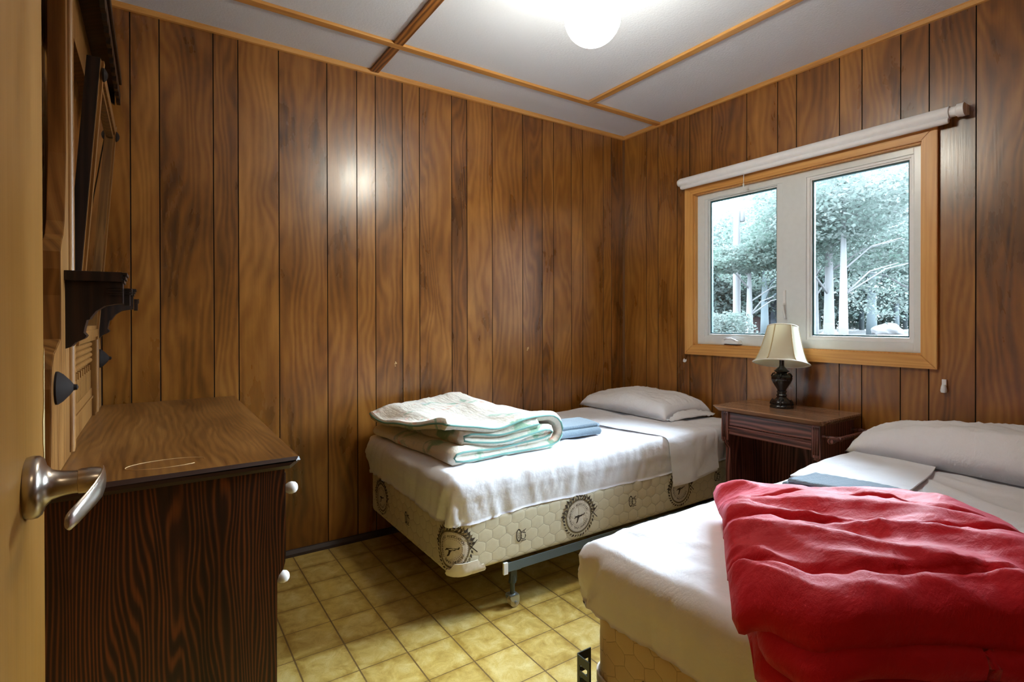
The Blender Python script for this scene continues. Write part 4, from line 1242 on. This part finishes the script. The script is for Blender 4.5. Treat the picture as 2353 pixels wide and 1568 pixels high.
def folded(path, thick, y0, y1, T, ds=.012, dy=.014, wr=.004, seed=0, rnd=.5, jag=None, und=None, pipe=None):
    """thick cloth following path (list of (a,z)), extruded from y0 to y1, T(a,y,z)->world. Returns bmesh and the two edge centre lines"""
    # resample
    P = [Vector((p[0], p[1])) for p in path]
    # Catmull-Rom
    R = []
    for i in range(len(P)-1):
        p0, p1, p2, p3 = P[max(0, i-1)], P[i], P[i+1], P[min(len(P)-1, i+2)]
        k = max(2, int((p2-p1).length/ds))
        for j in range(k):
            t = j/k
            R.append(.5*((2*p1)+(p2-p0)*t+(2*p0-5*p1+4*p2-p3)*t*t+(3*p1-p0-3*p2+p3)*t**3))
    R.append(P[-1])
    n = len(R)
    nor = []
    for i in range(n):
        d = R[min(n-1, i+1)]-R[max(0, i-1)]
        d = d.normalized() if d.length > 1e-9 else Vector((1, 0))
        nor.append(Vector((-d.y, d.x)))
    ny = max(6, int((y1-y0)/dy))
    hf_ = thick if callable(thick) else (lambda q: thick)
    h = hf_(0)/2
    bm = NB(); rows = []
    arc = [0]
    for i in range(1, n): arc.append(arc[-1]+(R[i]-R[i-1]).length)
    Ltot = arc[-1]
    def centre(i, y):
        z = R[i].y; a = R[i].x
        return a, z
    for j in range(ny+1):
        t = j/ny; 
        # rounded ends
        e0 = min(1, (t*(y1-y0))/(h*1.1)); e1 = min(1, ((1-t)*(y1-y0))/(h*1.1))
        e = min(e0, e1); sh = sqrt(max(0, 1-(1-e)**2))
        sh = max(.12, sh)
        ring = []
        def add(i, side):
            s = arc[i]
            y = y0+(y1-y0)*t
            if jag: y += jag(s, t)
            puff = 1+.25*N(s*9, y*9, seed)
            puck = ridge(s*40+N(s, y, seed, 6), y*6, seed)*wr*(1-.6*min(1, min(t, 1-t)*(y1-y0)/.06))
            hh = hf_(s)/2*sh*puff+puck*.8*sh + wr*.8*ridge(s*7, y*5+seed, 3)*sh
            a = R[i].x+nor[i].x*side*hh; z = R[i].y+nor[i].y*side*hh
            if und: a, y, z = und(a, y, z, s)
            ring.append(bm.verts.new(T(a, y, z)))
        for i in range(n): add(i, 1)
        # round tip
        for i in range(n-1, -1, -1): add(i, -1)
        rows.append(ring)
    m = len(rows[0])
    for A, B in zip(rows, rows[1:]):
        for k in range(m):
            bm.faces.new([A[k], A[(k+1) % m], B[(k+1) % m], B[k]])
    for row, flip in ((rows[0], False), (rows[-1], True)):
        for i in range(n-1):
            q = [row[i], row[m-1-i], row[m-2-i], row[i+1]]
            bm.faces.new(q[::-1] if flip else q)
    bmesh.ops.recalc_face_normals(bm, faces=bm.faces)
    lines = []
    for t, ex in ((0, -.002), (1, .002)):
        L = []
        for i in range(n):
            y = y0+(y1-y0)*t
            if jag: y += jag(arc[i], t)
            a, z = R[i].x, R[i].y
            yy = y+ex
            if und: a, yy, z = und(a, yy, z, arc[i])
            L.append(T(a, yy, z))
        lines.append(L)
    ends = []
    for i in (0, n-1):
        L = []
        for j in range(ny+1):
            y = y0+(y1-y0)*j/ny
            if jag: y += jag(arc[i], j/ny)
            a, z = R[i].x, R[i].y
            if und: a, y, z = und(a, y, z, arc[i])
            L.append(T(a, y, z))
        ends.append(L)
    return bm, lines, ends

# floral quilt: five layers folded over each other
zb = .575
qp = [(-1.86, zb+.118), (-1.70, zb+.112), (-1.55, zb+.120), (-1.40, zb+.118), (-1.325, zb+.108), (-1.285, zb+.075), (-1.288, zb+.035), (-1.33, zb+.012), (-1.45, zb+.004), (-1.60, zb+.004), (-1.80, zb+.004), (-1.835, zb+.018),
      (-1.80, zb+.032), (-1.65, zb+.030), (-1.50, zb+.032), (-1.38, zb+.040), (-1.345, zb+.055), (-1.38, zb+.068), (-1.50, zb+.060), (-1.65, zb+.058), (-1.75, zb+.060), (-1.78, zb+.072), (-1.75, zb+.085), (-1.60, zb+.088), (-1.42, zb+.092)]
def q_und(a, y, z, s):
    hf = (z-zb)/.12
    # skew: far end leans towards the foot of the bed, soft waves through the layers
    k = (y+.86)/.74
    a2 = a-.055*k*1.0+.02*N(a, y, 3, 4)
    z2 = z+hf*(.016*sin(y*7+1)+.034*N(a, y, 1, 4))-.030*smooth01((-1.75-a)/.12)*hf*smooth01(k*1.2)-.016*exp(-((a+1.60)/.09)**2)*hf*smooth01(1-k)+.014*smooth01(k*2-.3)*hf
    z2 = max(z2, zb-.010)
    return a2, y, z2
def q_T(a, y, z): return Vector((a, y, z))
bm, lines, ends = folded(qp, .026, -.865, -.125, q_T, seed=3, wr=.005, jag=lambda s, t: (.018*N(s*3, 1, 2) if t < .5 else .02*N(s*3, 4, 2)), und=q_und)
q1 = recenter(link('folded_quilt', bm, M['floral'], None, smooth=True), (-1.57, -.5, .565))
tag(q1, 'folded cream floral quilt with teal piping on the foot of the back bed', 'quilt')
bm = NB()
for L in (lines[0], lines[1], ends[0], ends[1]): tube(bm, L[::2]+[L[-1]], .0042, 7)
link('piping', bm, M['piping'], q1)

# red comforter: rolls of cloth, turned cornerwise on the bed and drooping over the foot edge
C0 = Vector((-1.385, -1.735)); TV = Vector((-.55, -.43)); SV = Vector((.60, -.585))
TL, SL = .88, .66
Tn, Sn = TV.normalized(), SV.normalized()
# path in (t metres from the back, z): top layer, front roll, back, second roll underneath
rp = [(.07, .638), (.20, .668), (.40, .686), (.58, .694), (.70, .694), (.775, .686), (.800, .670), (.790, .658), (.73, .652), (.55, .650), (.30, .644), (.14, .634),
      (.12, .622), (.20, .616), (.45, .628), (.70, .637), (.800, .636), (.826, .626), (.815, .613), (.76, .608), (.50, .604), (.20, .600),
      (.13, .592), (.20, .586), (.45, .588), (.70, .590), (.800, .590), (.828, .582), (.818, .572), (.72, .568)]
def r_T(a, s, z):
    p = C0+Tn*a*(1.03-.10*s)+Sn*s
    return Vector((p.x, p.y, z))
def r_und(a, s, z, arc):
    hf = max(0, min(1, (z-.58)/.12))
    # long diagonal valleys gathered towards the right
    w = ridge(a*6.0-s*3.0+N(a, s, 0, 3)*.8, s*1.1, 7.5)
    w2 = ridge(a*9-s*4, s*2.0+N(a, s, 2, 4), 1.5)
    top = smooth01((z-.668)/.03)
    z2 = z+.004+top*(.028*(w-.35)+.013*(w2-.3))+.014*N(a, s, 3, 3)*smooth01((z-.61)/.05)
    # quilting seams across the layer (parallel to s)
    for sa in (.33, .53, .72):
        d = abs(a-sa-.02*sin(s*5)); z2 -= top*.016*exp(-(d/.008)**2)
    for sa in (.33, .53, .72):
        d = abs(a-sa-.02*sin(s*5)); z2 += top*.006*exp(-(d/.05)**2)*ridge(s*22+N(a, s, 1, 5), a*5, 4)
    a2 = a-.07*smooth01((.12-s)/.12)*smooth01((a-.6)/.2)+.014*N(s*4, z*6, 5)+.008*ridge(s*12, z*14, 2)*smooth01((a-.5)/.2)
    # right end falls off the side of the bed, left edge is tucked down
    z2 = .576+(z2-.576)*(1-.55*smooth01((s-.46)/.26))
    z2 -= .022*smooth01((.05-s)/.08)*hf
    # rests on the mattress
    p = C0+Tn*a2+Sn*s
    z2 = max(z2, .578)-.13*smooth01((B2['x0']-.05-p.x)/.22)
    return a2, s, z2
bm, lines, ends = folded(rp, lambda q: .046-.018*smooth01((q-1.6)/.3), 0, SL, r_T, ds=.006, dy=.009, seed=8, wr=.006, jag=lambda s, t: (.020*N(s*2.5, 3, 1)-.012+.030*smooth01((s-.8)/.1) if t < .5 else .03*N(s*2, 1, 5)), und=r_und)
rc = recenter(link('folded_comforter', bm, M['red'], None, smooth=True), (-1.35, -2.2, .57))
tag(rc, 'bright red folded comforter draped over the foot of the nearest bed', 'comforter')
bm = NB()
tube(bm, ends[0], .0035, 6)
link('edge_binding', bm, M['redtrim'], rc)

# towels
def towel(label, T, L, W, H, seed):
    z = 0
    p = [(0, H*.86), (L*.5, H*.9), (L*.92, H*.84), (L, H*.55), (L*.94, H*.25), (L*.6, H*.16), (L*.05, H*.16), (-.015, H*.34), (L*.02, H*.52), (L*.5, H*.54), (L*.86, H*.54)]
    bm, ln, en = folded(p, H*.32, 0, W, T, ds=.006, dy=.010, seed=seed, wr=.002)
    return bm
ra = radians(2)
def tT(a, y, z): 
    # fold axis across; a runs from near edge to the back
    return Vector((-1.275+y*1.0+a*.18, -.745+a-.06*y, .570+z))
bm = towel('', tT, .20, .32, .052, 4)
tag(recenter(link('folded_towel', bm, M['towel'], None, smooth=True), (-1.1, -.65, .567)), 'folded blue towel beside the floral quilt on the back bed', 'towel')
def tT2(a, y, z): return Vector((-1.10+y*.93+a*.20, -1.80-a-.10*y, .590+z))
bm = towel('', tT2, .24, .17, .030, 9)
tag(recenter(link('folded_towel', bm, M['towel'], None, smooth=True), (-1.0, -1.9, .57)), 'blue grey towel between red comforter and folded sheet on nearest bed', 'towel')

# folded sheets
def drape(pts_rows, thick, seed, layers=2):
    """pts_rows: grid of control points rows[j][i]; bilinear subdivision"""
    bm = NB(); K = 10
    nr, nc = len(pts_rows), len(pts_rows[0])
    def cr(p0, p1, p2, p3, t): return .5*((2*p1)+(p2-p0)*t+(2*p0-5*p1+4*p2-p3)*t*t+(3*p1-p0-3*p2+p3)*t**3)
    V = [[Vector(p) for p in r] for r in pts_rows]
    def at(u, v):
        i = min(int(u), nc-2); t = u-i
        def row(j):
            r = V[max(0, min(nr-1, j))]
            return cr(r[max(0, i-1)], r[i], r[i+1], r[min(nc-1, i+2)], t)
        j = min(int(v), nr-2); s = v-j
        return cr(row(j-1), row(j), row(j+1), row(j+2), s)
    U, W_ = (nc-1)*K, (nr-1)*K
    grid = [[None]*(U+1) for _ in range(W_+1)]
    P = [[at(i/K, j/K) for i in range(U+1)] for j in range(W_+1)]
    for side in range(2):
        g = []
        for j in range(W_+1):
            r = []
            for i in range(U+1):
                p = P[j][i]
                a = P[j][min(U, i+1)]-P[j][max(0, i-1)]; b = P[min(W_, j+1)][i]-P[max(0, j-1)][i]
                n = a.cross(b)
                if n.length > 0: n.normalize()
                w = .0035*(ridge(p.x*9+seed, p.y*7, p.z*7)-.3)+.003*N(p.x, p.y, p.z+seed, 8)
                e = min(i, U-i, j, W_-j)/3
                hh = thick*(.35+.65*min(1, e))
                r.append(bm.verts.new(p+n*(w+(hh if side else 0))))
            g.append(r)
        for j in range(W_):
            for i in range(U):
                q = [g[j][i], g[j][i+1], g[j+1][i+1], g[j+1][i]]
                bm.faces.new(q if side else q[::-1])
        if side == 0: g0 = g
        else:
            for j in range(W_):
                for i0 in (0, U):
                    q = [g0[j][i0], g0[j+1][i0], g[j+1][i0], g[j][i0]]; bm.faces.new(q)
            for i in range(U):
                for j0 in (0, W_): bm.faces.new([g0[j0][i], g0[j0][i+1], g[j0][i+1], g[j0][i]])
    bmesh.ops.recalc_face_normals(bm, faces=bm.faces)
    return bm
yE = B1['y0']
rows = [
    [(-.80, -.585, .572), (-.66, -.53, .572), (-.50, -.50, .572), (-.34, -.48, .572)],
    [(-.785, -.70, .572), (-.64, -.68, .572), (-.49, -.66, .572), (-.34, -.64, .572)],
    [(-.755, -.86, .572), (-.62, -.85, .572), (-.47, -.84, .572), (-.335, -.82, .572)],
    [(-.73, yE+.025, .571), (-.60, yE+.025, .571), (-.46, yE+.025, .571), (-.34, yE+.025, .571)],
    [(-.722, yE-.022, .548), (-.59, yE-.022, .548), (-.46, yE-.022, .548), (-.345, yE-.022, .548)],
    [(-.715, yE-.032, .47), (-.59, yE-.034, .47), (-.46, yE-.032, .475), (-.355, yE-.03, .48)],
    [(-.70, yE-.034, .335), (-.58, yE-.040, .340), (-.46, yE-.036, .350), (-.345, yE-.034, .362)],
]
bm = drape(rows, .012, 2.0)
bm2 = drape([[(p[0]-.008, p[1]+.012, p[2]-.0) if j == 0 else (p[0]-.008, p[1], p[2]+(-.012 if j >= 6 else -.0)) for p in r] for j, r in enumerate(rows)], .004, 5.0)
me_ = bpy.data.meshes.new('tmp'); bm2.to_mesh(me_); bm2.free(); bm.from_mesh(me_); bpy.data.meshes.remove(me_)
tag(recenter(link('folded_sheet', bm, M['sheet'], None, smooth=50), (-.5, -.8, .57)), 'folded white sheet hanging over the side of the back bed', 'sheet')
rows = [
    [(-.90, -1.700, .580), (-.76, -1.690, .588), (-.56, -1.685, .590), (-.36, -1.690, .590)],
    [(-.875, -1.80, .592), (-.74, -1.79, .592), (-.55, -1.78, .592), (-.365, -1.775, .592)],
    [(-.85, -1.90, .592), (-.72, -1.89, .592), (-.54, -1.88, .592), (-.38, -1.87, .592)],
    [(-.82, -2.035, .592), (-.70, -2.02, .592), (-.54, -2.00, .592), (-.40, -1.975, .592)],
]
bm = drape(rows, .014, 7.0)
tag(recenter(link('folded_sheet', bm, M['sheet'], None, smooth=50), (-.6, -1.87, .57)), 'flat folded white sheet in front of the pillow on the nearest bed', 'sheet')

# ================================================================== OUTSIDE
GZ = .30
def at(px, depth):
    """ground position seen in the given column at the given depth"""
    p = CAMP+_d*depth+_r*((px-1176.5)/FPX*depth)
    return Vector((p.x, p.y, GZ))
def zpx(y, depth): return CAMP.z+(CY-y)/FPX*depth
bm = NB(); box(bm, .14, 90, -60, 70, GZ-.3, GZ)
struct('ground_lawn', bm, M['lawn'], 'pale lawn outside the window', 'lawn')
def blob_leaves(bm, c, rx, ry, rz, n, size, seed):
    r = random.Random(seed)
    for _ in range(n):
        while True:
            d = Vector((r.uniform(-1, 1), r.uniform(-1, 1), r.uniform(-1, 1)))
            if .25 < d.length < 1: break
        d *= (.80+.25*N(d.x*3, d.y*3, seed, 1))/max(d.length, .6) if r.random() < .75 else 1
        p = Vector((c[0]+d.x*rx, c[1]+d.y*ry, c[2]+d.z*rz))
        s = size*r.uniform(.6, 1.3)
        a = Vector((r.uniform(-1, 1), r.uniform(-1, 1), r.uniform(-.5, .5))).normalized()
        b = a.cross(Vector((r.uniform(-1, 1), r.uniform(-1, 1), r.uniform(-1, 1)))).normalized()
        vs = [bm.verts.new(p+q) for q in (a*s, b*s*.55+a*s*.2, -a*s, -b*s*.55+a*s*.1)]
        bm.faces.new(vs)
def tree(px, depth, top, crown_r, trunk_r, label, seed, crown_low=None, leaf='leaf', bark='bark', n=1100, size=.34, lean=0, branches=True):
    g = at(px, depth)
    zt = zpx(top, depth)
    lowz = zpx(crown_low, depth) if crown_low else GZ+(zt-GZ)*.35
    t = thing('garden_tree', label, 'tree', g, 'trees on the lawn outside the window')
    r = random.Random(seed)
    bm = NB()
    pts = [Vector((g.x+lean*k*.5+.12*N(k, seed, 0)*k, g.y+.12*N(k, seed, 4)*k, GZ+(zt*.8-GZ)*k/6)) for k in range(7)]
    tube(bm, pts, trunk_r, 10, rad=[trunk_r*(1.15-.13*k) for k in range(7)])
    if branches:
        for k in range(5):
            b0 = pts[2+k % 4]; a = r.uniform(0, 6.28)
            tube(bm, [b0, b0+Vector((cos(a)*crown_r*.35, sin(a)*crown_r*.35, crown_r*.25)), b0+Vector((cos(a)*crown_r*.75, sin(a)*crown_r*.75, crown_r*.35))], trunk_r*.35, 6, rad=[trunk_r*.26, trunk_r*.17, trunk_r*.07])
    link('trunk', bm, M[bark], t)
    bm = NB()
    cz = (zt+lowz)/2; rz = (zt-lowz)/2
    for k in range(7):
        a = r.uniform(0, 6.28); q = r.uniform(.15, .55)
        blob_leaves(bm, (g.x+cos(a)*crown_r*q, g.y+sin(a)*crown_r*q, cz+r.uniform(-.55, .6)*rz), crown_r*.62, crown_r*.62, rz*.48, n//7, size, seed*11+k)
    link('crown', bm, M[leaf], t)
L = 'garden tree '
tree(1905, 19, 380, 3.0, .17, L+'with a tall pale trunk left of the forked one', 1, 640, n=9000, size=.075)
tree(1938, 17, 360, 3.2, .13, L+'with a straight white trunk and a long slanting branch', 2, 610, n=10000, size=.075, leaf='leaf2')
tree(1872, 21, 420, 2.6, .14, L+'with a pale trunk at the left edge of the right pane', 12, 660, n=7000, size=.08)
tree(2003, 30, 430, 5.0, .24, L+'with a thick dark flared trunk beyond the boulder', 3, 690, n=8000, size=.12, bark='bark2')
tree(2120, 20, 400, 3.6, .2, L+'with drooping green branches at the right of the window', 4, 770, n=12000, size=.08, leaf='leaf2')
tree(1757, 30, 500, 3.6, .20, L+'with a dark trunk in front of the pink house', 5, 680, n=6000, size=.12, bark='bark2')
tree(1722, 20, 560, 2.2, .13, L+'with a thin white trunk behind the utility pole', 6, 650, n=6000, size=.08)
for i, (px, dp, top, cr) in enumerate([(1600, 42, 500, 7), (1700, 46, 470, 8), (1790, 44, 430, 8), (1880, 46, 390, 8), (1980, 44, 350, 8), (2080, 46, 340, 8), (2180, 42, 330, 8), (1640, 36, 560, 5), (1830, 38, 520, 6), (2060, 36, 480, 6), (2260, 40, 340, 8), (1500, 44, 480, 8)]):
    side = ['far left', 'left', 'middle left', 'middle', 'middle right', 'right', 'far right', 'lower left', 'lower middle', 'lower right', 'rightmost', 'leftmost'][i]
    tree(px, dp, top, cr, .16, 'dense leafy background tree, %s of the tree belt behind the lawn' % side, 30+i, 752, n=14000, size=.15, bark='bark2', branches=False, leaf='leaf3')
# utility pole and wires
g = at(1693, 22); up = thing('utility_pole', 'pale wooden utility pole standing outside the left pane', 'pole', g)
bm = NB(); lathe(bm, [(.15, 0), (.14, 4), (.12, zpx(480, 22)-GZ)], tuple(g), 'Z', 14); link('pole_shaft', bm, M['pole'], up, smooth=50)
bm = NB(); lathe(bm, [(.10, 0), (.14, .06), (.14, .45), (.06, .5)], (g.x+.18, g.y-.1, zpx(500, 22)-.3), 'Z', 14); link('transformer', bm, M['pole'], up, smooth=50)
for k, (ya, yb, nm) in enumerate(((600, 580, 'lower'), (470, 405, 'upper'))):
    a = at(1500, 24); b = at(2300, 20)
    a.z = zpx(ya+15, 24); b.z = zpx(yb, 20)
    bm = NB(); tube(bm, [a.lerp(b, t/12)-Vector((0, 0, .5*sin(pi*t/12))) for t in range(13)], .018, 5)
    tag(recenter(link('power_line', bm, M['pole'], None), tuple(a)), 'thin %s overhead power line crossing behind the window panes' % nm, 'cable', 'overhead power lines')
# boulder
g = at(2040, 26)
bm = NB(); bmesh.ops.create_icosphere(bm, subdivisions=4, radius=1)
for v in bm.verts:
    d = 1+.22*noise.noise(v.co*1.4)+.10*noise.noise(v.co*3.5); v.co = Vector((v.co.x*.58*d+g.x, v.co.y*.62*d+g.y, max(-.3, v.co.z)*.42*d+GZ+.26))
tag(recenter(link('boulder', bm, M['rock'], None, smooth=True), (g.x, g.y, GZ)), 'large pale boulder on the lawn seen through the right pane', 'rock')
g = at(1908, 26)
bm = NB(); bmesh.ops.create_icosphere(bm, subdivisions=3, radius=1)
for v in bm.verts:
    d = 1+.22*noise.noise(v.co*1.7+Vector((3, 1, 0))); v.co = Vector((v.co.x*.40*d+g.x, v.co.y*.5*d+g.y, max(-.3, v.co.z)*.2*d+GZ+.1))
tag(recenter(link('boulder', bm, M['rock'], None, smooth=True), (g.x, g.y, GZ)), 'small low boulder at the foot of the pale trunks', 'rock')
# hedge closing the far side of the lawn
ga, gb = at(1440, 50), at(2330, 50)
bm = NB()
for k in range(26):
    p = ga.lerp(gb, k/25); blob_leaves(bm, (p.x, p.y, GZ+1.6), 1.6, 1.6, 2.1, 900, .22, 500+k)
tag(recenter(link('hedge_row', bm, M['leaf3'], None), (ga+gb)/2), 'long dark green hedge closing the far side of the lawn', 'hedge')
# shrub
g = at(1660, 15); sh_ = thing('garden_shrub', 'leafy pale green shrub low in the left pane', 'shrub', g)
bm = NB()
for k in range(5): blob_leaves(bm, (g.x+.35*cos(k*1.3), g.y+.45*sin(k*1.3), GZ+.55), .45, .5, .6, 1000, .042, 70+k)
link('foliage', bm, M['leaf2'], sh_)
bm = NB()
for k in range(5): tube(bm, [g, g+Vector((.2*cos(k*1.3), .25*sin(k*1.3), .5))], .02, 6)
link('stem', bm, M['bark2'], sh_)
# house beyond
def building(name, label, px0, px1, depth, ytop, wall, windows):
    a, b = at(px0, depth), at(px1, depth)
    d = (b-a); dn = d.normalized(); back = Vector((dn.y, -dn.x, 0))
    if back.dot(_d) < 0: back = -back
    H = zpx(ytop, depth)-GZ
    t = thing(name, label, 'building', (a+b)/2)
    def bx(u0, u1, v0, v1, z0, z1):
        bm = NB(); vs = [bm.verts.new(a+dn*u+back*v+Vector((0, 0, z))) for u in (u0, u1) for v in (v0, v1) for z in (z0, z1)]
        for f in ((0, 1, 3, 2), (4, 6, 7, 5), (0, 4, 5, 1), (2, 3, 7, 6), (0, 2, 6, 4), (1, 5, 7, 3)): bm.faces.new([vs[i] for i in f])
        bmesh.ops.recalc_face_normals(bm, faces=bm.faces)
        return bm
    L_ = d.length
    link('wall', bx(0, L_, 0, 5, 0, H), wall, t)
    bm = NB()
    A = [a+dn*(-.3)+back*(-.4)+Vector((0, 0, H)), a+dn*(L_+.3)+back*(-.4)+Vector((0, 0, H)), a+dn*(L_+.3)+back*5.4+Vector((0, 0, H)), a+dn*(-.3)+back*5.4+Vector((0, 0, H)),
         a+dn*(-.3)+back*2.5+Vector((0, 0, H+1.3)), a+dn*(L_+.3)+back*2.5+Vector((0, 0, H+1.3))]
    vs = [bm.verts.new(p) for p in A]
    for f in ((0, 1, 5, 4), (2, 3, 4, 5), (0, 4, 3), (1, 2, 5), (0, 3, 2, 1)): bm.faces.new([vs[i] for i in f])
    link('roof', bm, M['shedwall'], t)
    for u, z, w, h in windows:
        link('window_pane', bx(u, u+w, -.03, .02, z, z+h), M['white'], t)
building('cabin', 'distant pink walled cabin with a white window seen in the left pane', 1742, 1768, 40, 700, M['housewall'], [(.25, .9, .4, .5)])
building('shed', 'distant blue grey shed beside the pink cabin', 1771, 1800, 39, 695, M['shedwall'], [])
